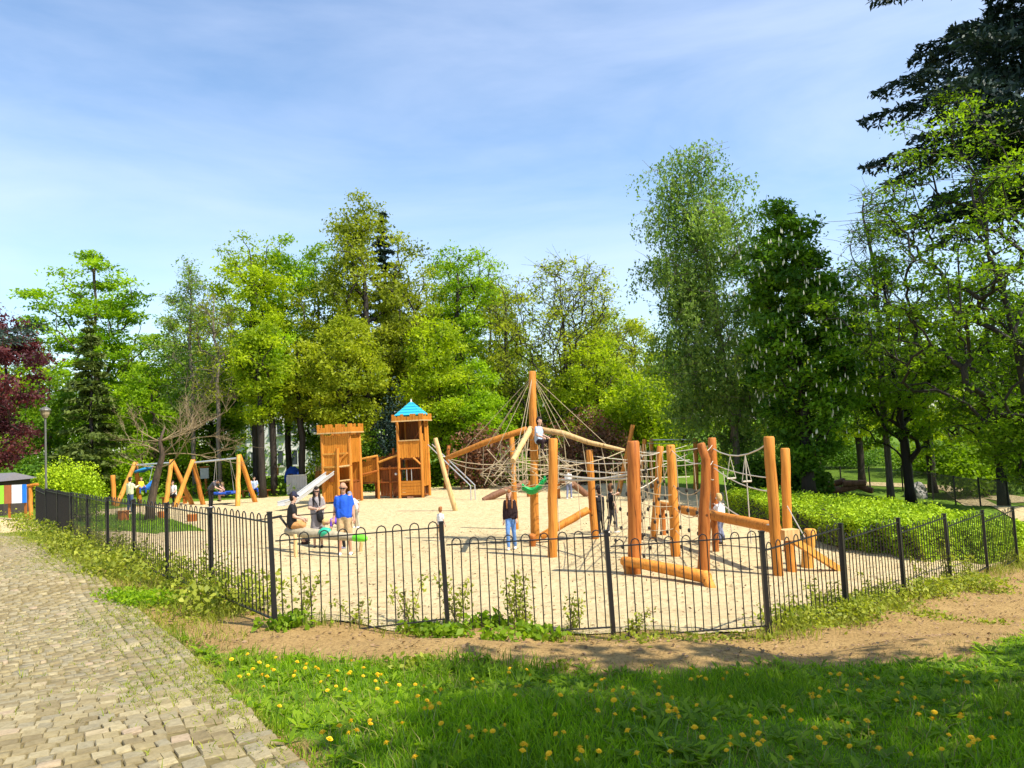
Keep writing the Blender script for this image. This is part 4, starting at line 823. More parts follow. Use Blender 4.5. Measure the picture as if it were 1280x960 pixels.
for i, (a, z_, l) in enumerate(((0, 3, 3.0), (.3, 4, 2.8), (3.3, 4, 2.0), (2.6, 5, 1.7), (1.2, 5, 1.9), (-.4, 4, 2.4), (.1, 5, 2.6), (4.2, 5, 1.6), (3.0, 3, 1.3), (.5, 5, 2.2))):
    twig(tp[z_], Vector((math.cos(a), math.sin(a) * .6, rb.uniform(.15, .55))).normalized(), l * .70, .034, 3)
m.build('trunk', 'bark_brown', root, smooth=True); m2.build('branches', 'dead_wood', root)
# --- grass island inside the fence
isl = [G(u, v) for u, v in ((88, 650), (130, 644), (175, 643), (215, 650), (240, 658), (256, 665), (200, 666), (150, 665), (100, 666))]
sheet('grass_island', wobble_poly([(q.x, q.y) for q in isl], .08, .5, 2), .4, 'ground', .016, label='small grassy patch round the bare old tree')
o = bpy.data.objects['grass_island']; a_ = o.data.attributes.new('lawn', 'FLOAT', 'POINT'); a_.data.foreach_set('value', np.full(len(o.data.vertices), .9, np.float32))
Qi = scatter([(q.x, q.y) for q in isl], 9000, rng)
blades('island_grass', Qi, .13 * np.ones(len(Qi)), .025, 'grass_blade', rng, 'grass tufts on the patch round the bare tree')
# --- clipped hedge
h0 = [G(905, 641), G(1050, 688), G(1150, 703), G(1238, 706)]; h1 = [Vector((h0[0].x + 1.0, 25.0, 0)), Vector((h0[1].x + 2.3, 22.6, 0)), Vector((h0[2].x + 2.8, 20.6, 0)), Vector((h0[3].x + 1.6, 18.3, 0))]
rng = np.random.default_rng(31); cen = h0[1]; root = thing('hedge', 'long clipped hedge with bright top beside the right fence', 'hedge', (cen.x, cen.y, tz(cen.x, cen.y))); o = np.array(root.location)
def hedge_pt(s, w):
    k = np.clip(s * 3, 0, 2.9999); i = k.astype(int); f = (k - i)[:, None]; A = np.array([[q.x, q.y] for q in h0]); B = np.array([[q.x, q.y] for q in h1])
    a = A[i] * (1 - f) + A[i + 1] * f; b = B[i] * (1 - f) + B[i + 1] * f; return a * (1 - w[:, None]) + b * w[:, None]
HH = .74
def lay(n, kind):
    s = rng.random(n)
    if kind == 'top': w = rng.random(n); z = HH - .08 * rng.random(n) ** 2 + .05 * np.sin(s * 40) * np.sin(w * 9) + .16 * rng.random(n) ** 6 - .22 * np.clip((np.abs(w - .5) - .38) / .12, 0, 1) ** 2 - .3 * np.clip((s - .93) / .07, 0, 1) ** 2
    elif kind == 'front': w = .0 + .05 * rng.random(n) ; z = HH * rng.random(n) ** .8; w = w + .03 * np.sin(s * 50 + z * 4)
    elif kind == 'left': s = rng.random(n) * .02; w = rng.random(n); z = HH * rng.random(n)
    else: s = 1 - rng.random(n) * .04; w = rng.random(n); z = HH * rng.random(n)
    xy = hedge_pt(s, w); return np.concatenate([xy, (terr(xy[:, 0], xy[:, 1]) + z)[:, None]], 1)
PT = np.concatenate([lay(27000, 'top'), lay(10000, 'front'), lay(2500, 'left'), lay(4000, 'right')]); kt = rng.random(len(PT))
mesh_obj('foliage', leaves_mesh('foliage', PT - o, .07, 'leaf_hedge', rng, np.clip(.5 + .22 * np.sin(PT[:, 0] * 3) * np.sin(PT[:, 1] * 2.3) + rng.normal(size=len(PT)) * .2, 0, 1), 1.1, .55), root)
sg = np.linspace(.01, .985, 30); V = []; 
for s_ in sg:
    for w_, z_ in ((.05, -.05), (.05, HH - .12), (.5, HH - .1), (.97, HH - .12), (.97, -.05)):
        xy = hedge_pt(np.array([s_]), np.array([w_]))[0]; V.append((xy[0] - o[0], xy[1] - o[1], tz(*xy) + z_ - o[2]))
FQ = [(i * 5 + j, i * 5 + j + 1, i * 5 + j + 6, i * 5 + j + 5) for i in range(29) for j in range(4)]
mesh_obj('twiggy_core', np_mesh('twiggy_core', np.array(V), np.array(FQ), 'bark_dark'), root)
# --- weeds and young shoots along the fences
rng = np.random.default_rng(19)
def sapling(p, h, label, mat='leaf_weed', bush_=1.0):
    root = thing('young_shoot', label, 'plant', p, 0, 'young shoots along the fence'); m = MB(); P = []; o = np.array(p)
    for k in range(rng.integers(2, 5)):
        e = o + np.array([rng.normal() * .14 * bush_, rng.normal() * .10, h * rng.uniform(.65, 1.05)]); mid = (o + e) / 2 + rng.normal(size=3) * .03; m.path([o - [0, 0, .02], mid, e], [.007, .005, .003], 4, cap=False)
        for f in np.linspace(.18, 1, int(10 + h * 14)):
            c = o * (1 - f) ** 2 + 2 * mid * f * (1 - f) + e * f * f; P.append(c + rng.normal(size=(4, 3)) * np.array([.05, .05, .03]) * bush_)
    m.build('stem', 'twig_brown', root); P = np.concatenate(P); mesh_obj('foliage', leaves_mesh('foliage', P - o, .052, mat, rng, np.clip(.55 + rng.normal(size=len(P)) * .22, 0, 1), .8, .55), root)
for u, v, h, w in ((246, 752, .85, 'slim yellow-green shoot before the left fence, beside its second post'), (272, 758, .62, 'bushy shoot at the second left fence post'), (376, 776, .62, 'leafy shoot just right of the corner post'), (452, 782, .32, 'small shoot in the first front panel'), (512, 780, .5, 'thin shoot near the middle of the front fence'), (572, 782, .62, 'shoot right beside the middle front post'),
                (644, 786, .72, 'tallest thin shoot in the second front panel'), (660, 786, .5, 'shoot beside the tallest thin one in the second front panel'), (712, 790, .45, 'pale leafy shoot left of the third front post'), (790, 796, .3, 'low shoot right of the third front post'), (1005, 775, .35, 'shoot at the right fence corner'), (1025, 760, .4, 'shoot in the first right panel'),
                (1100, 752, .42, 'weedy shoot between right fence posts'), (1157, 735, .75, 'upright shoot before the dark hedge side'), (1189, 730, .85, 'taller upright shoot before the hedge at the fence'), (1213, 728, .5, 'bushy shoot beside the last right posts'), (125, 690, .55, 'shoot at the far left fence'), (150, 700, .6, 'leafy weed before the left fence'), (176, 715, .6, 'weed at the fourth left post'), (98, 680, .6, 'shoot below the bright bush'), (222, 738, .5, 'weed between two left fence posts')):
    p = G(u, v); sapling(p, h, w, bush_=1.0)
def ground_cover(name, label, pts, n, spread, h, leaf, mat, seed):
    rg = np.random.default_rng(seed); P = []
    for q in pts:
        k = n // len(pts); xy = np.array([q.x, q.y]) + rg.normal(size=(k, 2)) * spread; P.append(np.concatenate([xy, (terr(xy[:, 0], xy[:, 1]) + rg.random(k) ** 1.3 * h)[:, None]], 1))
    P = np.concatenate(P); tag(mesh_obj(name, leaves_mesh(name, P, leaf, mat, rg, np.clip(.5 + rg.normal(size=len(P)) * .25, 0, 1), .8, .6)), label, kind='stuff')
ground_cover('weeds', 'tangled weeds along the foot of the left fence', [G(u, v) for u, v in ((30, 662), (50, 668), (70, 672), (85, 680), (100, 686), (115, 694), (130, 700), (150, 708), (165, 716), (185, 722), (205, 735), (262, 756), (285, 762), (300, 765), (60, 662), (40, 655), (90, 690), (140, 722))], 9500, (.32, .32), .42, .075, 'leaf_weed', 1)
ground_cover('weeds', 'yellow-green weeds along the foot of the right fence', [G(u, v) for u, v in ((985, 785), (1005, 782), (1025, 780), (1045, 772), (1065, 770), (1080, 765), (1100, 760), (1120, 755), (1150, 745), (1170, 742), (1195, 738), (1215, 735), (1270, 705), (1090, 758), (1060, 776), (1280, 700), (1240, 740))], 7000, (.2, .2), .24, .06, 'leaf_weed', 2)
ground_cover('weeds', 'green plants on the soil below the front fence', [G(u, v) for u, v in ((535, 792), (550, 797), (565, 795), (605, 782), (660, 795), (680, 798), (625, 800), (615, 783), (520, 790), (370, 783), (350, 786))], 1100, (.12, .1), .13, .09, 'leaf_mid', 3)
ground_cover('weeds', 'vivid green low plants on the soil before the left fence', [G(u, v) for u, v in ((165, 752), (180, 755), (200, 756), (215, 755), (150, 748), (190, 750))], 2600, (.16, .12), .14, .05, 'leaf_fresh', 4)
ground_cover('weeds', 'tufts of weeds at the edge between lawn and soil', [G(u, v) for u, v in ((515, 835), (530, 830), (705, 838), (960, 800), (920, 798), (890, 800), (1150, 770), (1165, 768), (1185, 775), (860, 800), (800, 800), (1240, 780))], 900, (.13, .09), .07, .05, 'leaf_weed', 5)
ground_cover('undergrowth', 'low leafy undergrowth beneath the trees at the back', [Vector((x, y, 0)) for x in range(-30, 8, 2) for y in (47, 52)], 16000, (1.4, 1.6), .7, .2, 'leaf_mid', 6)
# ================================================================== PLAYGROUND
def gd(u, v): return G(u, v)
def vpole(u0, v0, u1, v1):
    """a pole seen from its top (u0,v0) to its foot (u1,v1): foot on the ground, top at about the same depth"""
    b = G(u1, v1); t = at(u0, v0, b.y); return t, b
def log(name, pts, r, mat, parent, wob=.08, n=10, seed=0, ends=True):
    m = MB(); P = [Vector(p) for p in pts]; rr = r if hasattr(r, '__len__') else [r] * len(P)
    if len(P) == 2:
        k = 6; P = [P[0].lerp(P[1], i / k) for i in range(k + 1)]; r0, r1 = rr[0], rr[-1]; rr = [r0 + (r1 - r0) * i / k for i in range(k + 1)]; rs = random.Random(seed + 3)
        for i in range(1, k): P[i] = P[i] + Vector((rs.uniform(-1, 1), rs.uniform(-1, 1), rs.uniform(-1, 1) * .3)) * r0 * .12
    if ends:   # slightly chamfered ends
        a, b = (P[1] - P[0]).normalized(), (P[-1] - P[-2]).normalized(); P = [P[0], P[0] + a * rr[0] * .25] + P[1:-1] + [P[-1] - b * rr[-1] * .25, P[-1]]; rr = [rr[0] * .82, rr[0]] + list(rr[1:-1]) + [rr[-1], rr[-1] * .82]
    m.path(P, rr, n, wob=wob, seed=seed); o = m.build(name, mat, parent); me = o.data
    for f in me.polygons: f.use_smooth = len(f.vertices) == 4
    return o
def rope(m, a, b, sag=.0, r=.011, k=6):
    a, b = Vector(a), Vector(b); pts = [a.lerp(b, i / k) - Vector((0, 0, sag * 4 * (i / k) * (1 - i / k))) for i in range(k + 1)] if sag else [a, b]
    m.path(pts, r, 4, cap=False)
def down(p, e=.12): return Vector((p.x, p.y, p.z - e))
# ---------------------------------------------- net climber
ct, cb = vpole(665.5, 464, 669, 677)
NC = thing('net_climber', 'timber net climber with tall centre pole and rope nets', 'climbing frame', cb)
log('centre_pole', [down(cb), ct], [.125, .10], 'wood_orange', NC, seed=1)
at_, ab = vpole(691.5, 548, 690, 697); bt, bb = vpole(639.5, 544, 645, 662); c_t, c_b = vpole(736.5, 562, 744, 674)
log('post', [down(ab), at_], [.115, .11], 'wood_orange', NC, seed=2); log('post', [down(bb), bt], [.085, .075], 'wood_orange', NC, seed=3); log('post', [down(c_b), c_t], [.105, .095], 'wood_orange', NC, seed=4)
apex = at(664, 537, cb.y)
tl, tr, tf = at(558, 573, cb.y + 1.0), at(781, 563, cb.y - .3), at(641, 576, cb.y - 2.4); tb = apex + Vector((.6, 2.2, -.75))
log('arm', [tl, apex.lerp(tl, .55) + Vector((0, 0, .07)), apex + Vector((-.1, 0, .02))], [.075, .085, .085], 'wood_orange', NC, seed=5)
log('arm', [tr, apex.lerp(tr, .62) + Vector((0, 0, .0)), apex.lerp(tr, .35) + Vector((0, 0, .09)), apex + Vector((.1, 0, .02))], [.045, .07, .08, .08], 'wood_pale', NC, seed=6)
log('arm', [tf, apex + Vector((-.02, -.1, .03))], [.065, .08], 'wood_pale', NC, seed=7)
l0, l1 = at(676, 671, G(672, 678).y - .2), at(736, 637, c_b.y - .05)
log('slanting_log', [l0, l1], [.10, .10], 'wood_orange', NC, seed=8)
q = G(668, 683); log('stub', [Vector((q.x - .05, q.y, -.1)), Vector((q.x - .03, q.y - .1, .32))], .09, 'wood_red', NC, seed=9)
m = RSet('stay_rope', 'rope_beige', NC); tpole = at(665.5, 470, cb.y)
for tip in (tl, tr, tf, tb):
    for f in (.45, .8): rope(m, tpole, apex.lerp(tip, f) + Vector((0, 0, .06)), r=.007)
for u, v, d in ((607, 560, .3), (622, 560, -.4), (703, 560, .4), (712, 558, -.5)): rope(m, tpole, at(u, v, cb.y + d), r=.007)
m.build('stay_ropes', 'rope_beige', NC)
m = MB(); rr_ = random.Random(3); K = 11
def ringpt(a, r, z): return Vector((cb.x + r * math.cos(a), cb.y + r * .9 * math.sin(a), z))
rings = [(.3, 2.74), (.6, 2.46), (.9, 2.2), (1.15, 2.0), (1.4, 1.86)]
for k in range(K):
    a = 6.283 * k / K; prev = apex
    for r, z in rings:
        p = ringpt(a + rr_.uniform(-.05, .05), r, z + rr_.uniform(-.05, .05)); rope(m, prev, p, r=.0075); prev = p
for r, z in rings:
    for k in range(K): rope(m, ringpt(6.283 * k / K, r, z), ringpt(6.283 * (k + 1) / K, r, z), sag=.03, r=.0075, k=3)
m.build('cone_net', 'rope_beige', NC)
m = MB()
for k in range(K):      # the lower hanging net
    a = 6.283 * k / K; prev = Vector((cb.x, cb.y, 1.25))
    for r, z in ((.4, 1.36), (.75, 1.42), (1.1, 1.58), (1.4, 1.86)): p = ringpt(a + .2, r, z + rr_.uniform(-.04, .04)); rope(m, prev, p, r=.0075); prev = p
for r, z in ((.4, 1.36), (.75, 1.42), (1.1, 1.58)):
    for k in range(K): rope(m, ringpt(6.283 * k / K + .2, r, z), ringpt(6.283 * (k + 1) / K + .2, r, z), sag=.04, r=.0075, k=3)
for k in range(36):
    a, b = rr_.random() * 6.28, rr_.random() * 6.28; rope(m, ringpt(a, rr_.uniform(.4, 1.4), rr_.uniform(1.5, 1.9)), ringpt(a + rr_.uniform(-.7, .7), rr_.uniform(.3, 1.3), rr_.uniform(1.5, 2.6)), r=.010)
m.build('hanging_net', 'rope_beige', NC)
m = RSet('drop_rope', 'rope_beige', NC)
for tip in (tl, tr, tf, tb):
    for f in (.35, .55, .75, .95):
        p = apex.lerp(tip, f); rope(m, p, Vector((p.x, p.y, 0)) + (Vector((cb.x, cb.y, 0)) - Vector((p.x, p.y, 0))) * -.05 + Vector((0, 0, 1.75)), r=.011)
for (a, b) in ((tl, tf), (tf, tr), (tr, tb), (tb, tl)): 
    rope(m, a, b, .25, .011)
for u in (697, 724, 752, 770): p = at(u, 640, cb.y - 1); rope(m, at(u - 4, 575, cb.y - .6), at(u + 3, 670, cb.y - 1.2), r=.008)
m = RSet('linking_rope', 'rope_white', NC)
for v0, v1, r in ((575, 578, .011), (584, 590, .011), (593, 598, .028), (600, 592, .028)): rope(m, at(700, v0, cb.y - .6), at(790, v1, cb.y - 3.8), .06, r)
for v0, v1 in ((570, 575), (588, 596)): rope(m, at(740, v0, c_b.y), at(862, v1, 22), .08, .011)
# green hammock hanging in the net
gp_ = at(668, 612, cb.y - .5); m = MB(); n1_, n2_ = 10, 7; vs = []
for i in range(n1_ + 1):
    for j in range(n2_ + 1):
        s_, t_ = i / n1_ * 2 - 1, j / n2_ * 2 - 1; vs.append(gp_ + Vector((s_ * .30, t_ * .22, .20 * s_ * s_ + .13 * t_ * t_ - .12 + .09 * s_)))
fs = [(i * (n2_ + 1) + j, (i + 1) * (n2_ + 1) + j, (i + 1) * (n2_ + 1) + j + 1, i * (n2_ + 1) + j + 1) for i in range(n1_) for j in range(n2_)]
k0 = len(vs); vs2 = [v + Vector((0, 0, .03)) for v in vs]; m.add(vs, fs); m.add(vs2, [f[::-1] for f in fs]); 
edge_i = [i * (n2_ + 1) for i in range(n1_ + 1)] + [n1_ * (n2_ + 1) + j for j in range(1, n2_ + 1)] + [i * (n2_ + 1) + n2_ for i in range(n1_ - 1, -1, -1)] + [j for j in range(n2_ - 1, 0, -1)]
m.path([vs[i] + Vector((0, 0, .015)) for i in edge_i] + [vs[0] + Vector((0, 0, .015))], .03, 6)
HM = thing('hammock', 'green plastic hammock seat hanging under the net', 'hammock', gp_); m.build('seat_shell', 'green_plastic', HM, smooth=True)
m = MB(); rope(m, gp_ + Vector((-.28, 0, .1)), Vector((cb.x - .1, cb.y - .4, 1.6)), r=.0075); rope(m, gp_ + Vector((.28, 0, .3)), Vector((cb.x + .45, cb.y - .6, 1.7)), r=.0075); m.build('hanging_rope', 'rope_beige', HM)
# gnarled logs lying and arching behind the climber
for lab, pts in (('gnarled brown climbing log left of the tall pole', ((604, 626), (618, 619), (634, 612), (646, 609), (660, 601))), ('gnarled brown log arching right of the tall pole', ((697, 601), (712, 602), (724, 611), (737, 622)))):
    d0 = G(*pts[0]).y if pts[0][1] > 610 else G(*pts[-1]).y; P = [at(u, v, d0 + .15 * i) for i, (u, v) in enumerate(pts)]; T = thing('climbing_log', lab, 'log', (P[0].x, P[0].y, tz(P[0].x, P[0].y))); log('gnarled_log', P, [.14, .15, .13, .15, .12][:len(P)], 'log_brown', T, wob=.3, seed=5)
    e = P[-1] if pts[0][1] > 610 else P[0]; log('prop_post', [Vector((e.x, e.y + .1, tz(e.x, e.y) - .1)), e], .09, 'wood_red', T, seed=3)
# ---------------------------------------------- rope course
poles = {}
defs = [('a', 791, 551, 794, 718, .135, .125, 'wood_red'), ('b', 825.5, 557.5, 816, 674, .10, .085, 'wood_orange'), ('c', 838, 556, 845, 696, .11, .10, 'wood_orange'), ('e', 890, 547, 896, 680, .105, .10, 'wood_red'),
        ('f', 869.5, 548, 869.5, 612, .12, .11, 'wood_orange'), ('g', 806, 549, 797, 618, .10, .09, 'wood_orange'), ('h', 814, 548, 815, 611, .10, .09, 'wood_orange'), ('i', 791, 531, 772, 620, .11, .09, 'wood_orange'),
        ('j', 961, 545.5, 973, 720, .10, .10, 'wood_orange'), ('k', 981, 560, 985, 690, .105, .10, 'wood_orange')]
RC = None
for nm, u0, v0, u1, v1, r0, r1, mt in defs:
    t, b = vpole(u0, v0, u1, v1)
    if RC is None: RC = thing('rope_course', 'timber post and rope climbing course beside the hedge', 'climbing frame', b)
    poles[nm] = (t, b); log('post', [down(b), t], [r0, r1], mt, RC, seed=ord(nm))
cr_px = [(879.5, 714), (880, 690), (880.5, 660), (880, 636), (882.5, 604), (882.5, 574), (875.5, 554)]; bq = G(879.5, 714)
log('crooked_post', [down(bq)] + [at(u, v, bq.y) for u, v in cr_px], [.12, .125, .11, .125, .10, .10, .09, .085], 'wood_red', RC, seed=40); poles['d'] = (at(876, 556, bq.y), bq)
def upto(k, f): t, b = poles[k]; return b.lerp(t, f)
fl0, fl1 = at(778, 701, 15.3), at(887, 723, 14.0)
log('front_log', [fl0, fl0.lerp(fl1, .3) + Vector((0, 0, .02)), fl0.lerp(fl1, .7) + Vector((0, 0, .02)), fl1], [.095, .105, .115, .11], 'wood_orange', RC, seed=21)
log('prop_block', [G(891, 736) - Vector((0, 0, .05)), at(880, 716, 14.1)], [.085, .10], 'wood_orange', RC, seed=22); log('prop_block', [Vector((fl0.x + .12, fl0.y + .05, tz(fl0.x, fl0.y) - .1)), fl0 + Vector((.1, .05, -.02))], [.1, .1], 'wood_orange', RC, seed=23)
b0, b1 = at(823, 631, 21.0), at(971, 660, 15.1)
log('long_beam', [b0, b1], [.105, .115], 'wood_orange', RC, seed=24)
for f in (.04, .55): p = b0.lerp(b1, f); log('beam_stub', [Vector((p.x, p.y, tz(p.x, p.y) - .1)), p - Vector((0, 0, .06))], .075, 'wood_red', RC, seed=25)
st, sb = vpole(1012.5, 661, 1008, 710); log('stump', [down(sb), st], [.125, .12], 'wood_yellow', RC, seed=26)
rt, rb_ = at(984, 672, 15.35), G(1049, 714); d_ = (rb_ - rt).normalized(); m = MB(); q4 = d_.to_track_quat('X', 'Z').to_matrix(); m.box(rt.lerp(rb_, .5) + Vector((0, 0, .03)), ((rb_ - rt).length, .17, .12), q4); m.build('ramp_plank', 'wood_yellow', RC)
m = MB(); m.box(at(986, 668, 15.4), (.32, .26, .20), Matrix.Rotation(.2, 3, 'Z')); m.build('ramp_block', 'wood_pale', RC)
p = at(986, 668, 15.4); log('ramp_post', [Vector((p.x, p.y, tz(p.x, p.y) - .1)), p - Vector((0, 0, .08))], .10, 'wood_orange', RC, seed=27)
m = RSet('guide_rope', 'rope_white', RC); J, E, D, C_, B_, A_ = 'j', 'e', 'd', 'c', 'b', 'a'
rope(m, upto(E, .90), upto(J, .955), .22, .016); rope(m, upto(E, .72), upto(J, .60), .12, .014); rope(m, upto(E, .44), upto(J, .36), .17, .018); rope(m, upto(E, .75), upto(J, .70), .06, .012)
rope(m, upto('k', .45), at(1006, 672, 15.4), 0, .012)
mid = upto(E, .90).lerp(upto(J, .955), .62) - Vector((0, 0, .2)); rope(m, mid, Vector((mid.x, mid.y, .35)), 0, .013); mm = upto(E, .72).lerp(upto(J, .6), .2); rope(m, mm, Vector((mm.x + .12, mm.y, .2)), 0, .011)
for f, l in ((.35, .5), (.62, .55)):
    s = upto(E, .9).lerp(upto(J, .955), f) - Vector((0, 0, .22)); a, b = s + Vector((-.1, 0, -l)), s + Vector((.1, 0, -l)); rope(m, s, a, 0, .008); rope(m, s, b, 0, .008); rope(m, a, b, 0, .02)
rope(m, upto(C_, .9), upto(B_, .55), .12, .016); rope(m, upto(C_, .96), upto(D, .85), .10, .012); rope(m, upto(D, .8), upto(E, .6), .06, .012); rope(m, upto(A_, .9), upto(B_, .93), .05, .010); rope(m, upto(A_, .62), upto(B_, .66), .03, .014); rope(m, upto(A_, .70), upto('g', .72), .03, .014)
for k, (a, b) in enumerate(((B_, E), (B_, 'f'), (A_, B_), ('g', 'f'), (D, E))):
    for f in (.93, .78): rope(m, upto(a, f), upto(b, f), .04, .010)
m.build('guide_ropes', 'rope_white', RC)
m = RSet('hanging_rope', 'rope_beige', RC); kn = MB(); rr_ = random.Random(8)
def hang(p, zb):
    rope(m, p, Vector((p.x + .03, p.y, zb)), 0, .009)
    for z in np.arange(zb + .15, p.z - .4, .42): kn.cap((p.x, p.y, z), (p.x, p.y, z + .03), .032, .032, 6)
for a, b, n_ in ((A_, B_, 4), (B_, C_, 2), (C_, D, 3), (A_, 'g', 3), (A_, 'h', 3)):
    for k in range(n_): p = upto(a, .93).lerp(upto(b, .93), (k + .6) / (n_ + .4)); hang(p, tz(p.x, p.y) + .1)
pa, pb_ = at(757, 590, 19.5), upto(A_, .9)
for k in range(4): p = pa.lerp(pb_, k / 4); hang(p, .1)
rope(m, pa, pb_, .05, .012); rope(m, pa - Vector((0, 0, 1.3)), pb_ - Vector((0, 0, 1.4)), .1, .009)
for k in range(5): a, b = upto(A_, .25 + .1 * k), upto(C_, .15 + .1 * k); rope(m, a, b, .06, .008)
for k in range(3): rope(m, upto(C_, .25 + .2 * k), upto(D, .3 + .18 * k), .2, .010)
m.build('hanging_ropes', 'rope_beige', RC); kn.build('knots', 'black_ball', RC, kind='stuff')
m = MB(); m.path([upto('h', .97), upto('f', .98)], .025, 6); m.build('steel_bar', 'galvanised', RC)
# rope hand pads on the tall poles are left plain; a frame of two far posts behind the leaning pole
fr = G(556, 611); FF = thing('bar_frame', 'two far timber posts with a bar behind the leaning pole', 'climbing frame', fr)
t1, b1_ = vpole(561, 557, 556, 611); t2, b2_ = vpole(570.6, 556, 577, 597); b2_ = Vector((b2_.x, b2_.y, b2_.z))
log('post', [down(b1_), t1], .10, 'wood_red', FF, seed=1); log('post', [down(b2_), t2], .10, 'wood_red', FF, seed=2); MB().path([t1 - Vector((0, 0, .25)), t2 - Vector((0, 0, .25))], .03, 6).build('bar', 'galvanised', FF)
# ---------------------------------------------- castle
cr0 = G(480, 624); CA = thing('play_castle', 'orange timber play castle with two towers and a slide', 'play castle', cr0, R_(-10))
def pl(m, c, size, M=None): m.box(c, size, M)
def planks_v(x0, x1, y, z0, z1, mat, name, ax='x', w=.115, t=.028, ragged=.04, seed=0, top=None):
    m = MB(); rs = random.Random(seed); x = x0
    while x < x1 - .03:
        ww = min(w * rs.uniform(.85, 1.15), x1 - x); zt = (top((x + ww / 2 - x0) / (x1 - x0)) if top else z1) + rs.uniform(-ragged, ragged); zb = z0 + rs.uniform(-.02, .02)
        c = ((x + ww / 2), y + rs.uniform(-.006, .006), (zb + zt) / 2); s_ = (ww - .012, t, zt - zb)
        if ax == 'y': c = (c[1], c[0], c[2]); s_ = (s_[1], s_[0], s_[2])
        m.box(c, s_); x += ww
    return m.build(name, mat, CA, local=True)
def planks_h(x0, x1, y, z0, z1, mat, name, ax='x', w=.14, t=.03, seed=0):
    m = MB(); rs = random.Random(seed); z = z0
    while z < z1 - .03:
        ww = min(w * rs.uniform(.9, 1.1), z1 - z); c = ((x0 + x1) / 2, y + rs.uniform(-.006, .006), z + ww / 2); s_ = (x1 - x0, t, ww - .012)
        if ax == 'y': c = (c[1], c[0], c[2]); s_ = (s_[1], s_[0], s_[2])
        m.box(c, s_); z += ww
    return m.build(name, mat, CA, local=True)
def cpost(x, y, h, r=.075, mat='wood_orange'): m = MB(); m.path([(x, y, -.1), (x + .01, y, h * .5), (x, y, h)], [r, r * .97, r * .92], 9, wob=.06); o = m.build('post', mat, CA, local=True); return o
def crown(x0, x1, y0, y1, z, h, mat):
    """battlement boards round the top of a tower, each side a board row cut in merlons"""
    for ax, a0, a1, c in (('x', x0, x1, y0), ('x', x0, x1, y1), ('y', y0, y1, x0), ('y', y0, y1, x1)):
        planks_v(a0, a1, c, z, z + h, mat, 'battlement', ax, w=.15, ragged=.0, seed=3, top=lambda f, z=z, h=h: z + h * (1.0 if abs(((f * 3.02) % 1) - .5) > .22 else .62))
        m = MB(); s_ = (a1 - a0 + .06, .05, .06); cc = ((a0 + a1) / 2, c, z + .01)
        if ax == 'y': s_ = (.05, a1 - a0 + .06, .06); cc = (c, (a0 + a1) / 2, z + .012)
        m.box(cc, s_); m.build('rim_board', 'wood_pale', CA, local=True)
# right tower: x .80..2.0, y 0..1.2
x0, x1, y0, y1 = .82, 1.98, 0, 1.15
for x, y in ((x0, y0), (x1, y0), (x0, y1), (x1, y1)): cpost(x, y, 3.85)
crown(x0 - .2, x1 + .2, y0 - .2, y1 + .2, 3.74, .34, 'plank_orange')
m = MB(); ap = Vector(((x0 + x1) / 2, (y0 + y1) / 2, 4.72)); rb4 = [Vector((x0 - .1, y0 - .1, 4.02)), Vector((x1 + .1, y0 - .1, 4.02)), Vector((x1 + .1, y1 + .1, 4.02)), Vector((x0 - .1, y1 + .1, 4.02))]
for i in range(4):   # overlapping roof boards, course by course
    a, b = rb4[i], rb4[(i + 1) % 4]; nrm = (b - a).cross(ap - a).normalized()
    for k in range(5):
        f0, f1 = k / 5, (k + 1.12) / 5; f1 = min(f1, .995); p0, p1, p2, p3 = a.lerp(ap, f0), b.lerp(ap, f0), b.lerp(ap, f1), a.lerp(ap, f1); m.add([p0 + nrm * .03, p1 + nrm * .03, p2 + nrm * .006, p3 + nrm * .006, p0, p1, p2, p3], [(0, 1, 2, 3), (0, 4, 5, 1), (1, 5, 6, 2), (3, 7, 4, 0)])
rf = m.build('roof', 'roof_blue', CA, local=True); MB().path([ap - Vector((0, 0, .06)), ap + Vector((0, 0, .12))], [.06, .02], 6).build('finial', 'white_paint', rf, local=True)
planks_v(x0 + .05, x1 - .05, y0 - .02, 1.95, 2.78, 'plank_orange', 'palisade', seed=5, top=lambda f: 2.78); planks_v(x0 + .05, x1 - .05, y1, .1, 3.74, 'plank_dark', 'back_wall', seed=6, ragged=0); planks_v(y0 + .08, y1 - .08, x0, 1.9, 3.74, 'plank_dark', 'side_wall', 'y', seed=7, ragged=0)
planks_v(y0 + .08, y1 - .08, x1, .55, 2.75, 'plank_orange', 'side_palisade', 'y', seed=8); planks_v(y0 + .08, y0 + .45, x1, 2.75, 3.1, 'plank_orange', 'side_board', 'y', seed=9); planks_v(y0 + .7, y1 - .08, x1, 2.75, 3.7, 'plank_orange', 'side_board', 'y', seed=19)
planks_h(x0 + .06, x1 - .06, y0 - .02, .15, .85, 'plank_orange', 'front_panel', seed=10); m = MB(); m.box(((x0 + x1) / 2, y0 - .03, 2.80), (x1 - x0 - .1, .09, .06)); m.build('rail', 'wood_pale', CA, local=True)
m = MB(); m.box(((x0 + x1) / 2, y0 - .03, 1.44), (x1 - x0 - .1, .07, .06)); m.build('rail', 'wood_red', CA, local=True)
for x in (1.22, 1.46): MB().box((x, y0 - .02, 1.14), (.03, .03, .58)).build('window_bar', 'galvanised', CA, local=True)
m = MB(); m.path([(x1 - .40, y0 - .04, 1.95), (x1 - .22, y0 - .04, 1.80), (x1 - .04, y0 - .04, 1.62)], .05, 6); m.build('brace', 'wood_orange', CA, local=True); MB().box(((x0 + x1) / 2, (y0 + y1) / 2, 1.9), (x1 - x0, y1 - y0, .06)).build('floor_deck', 'plank_dark', CA, local=True)
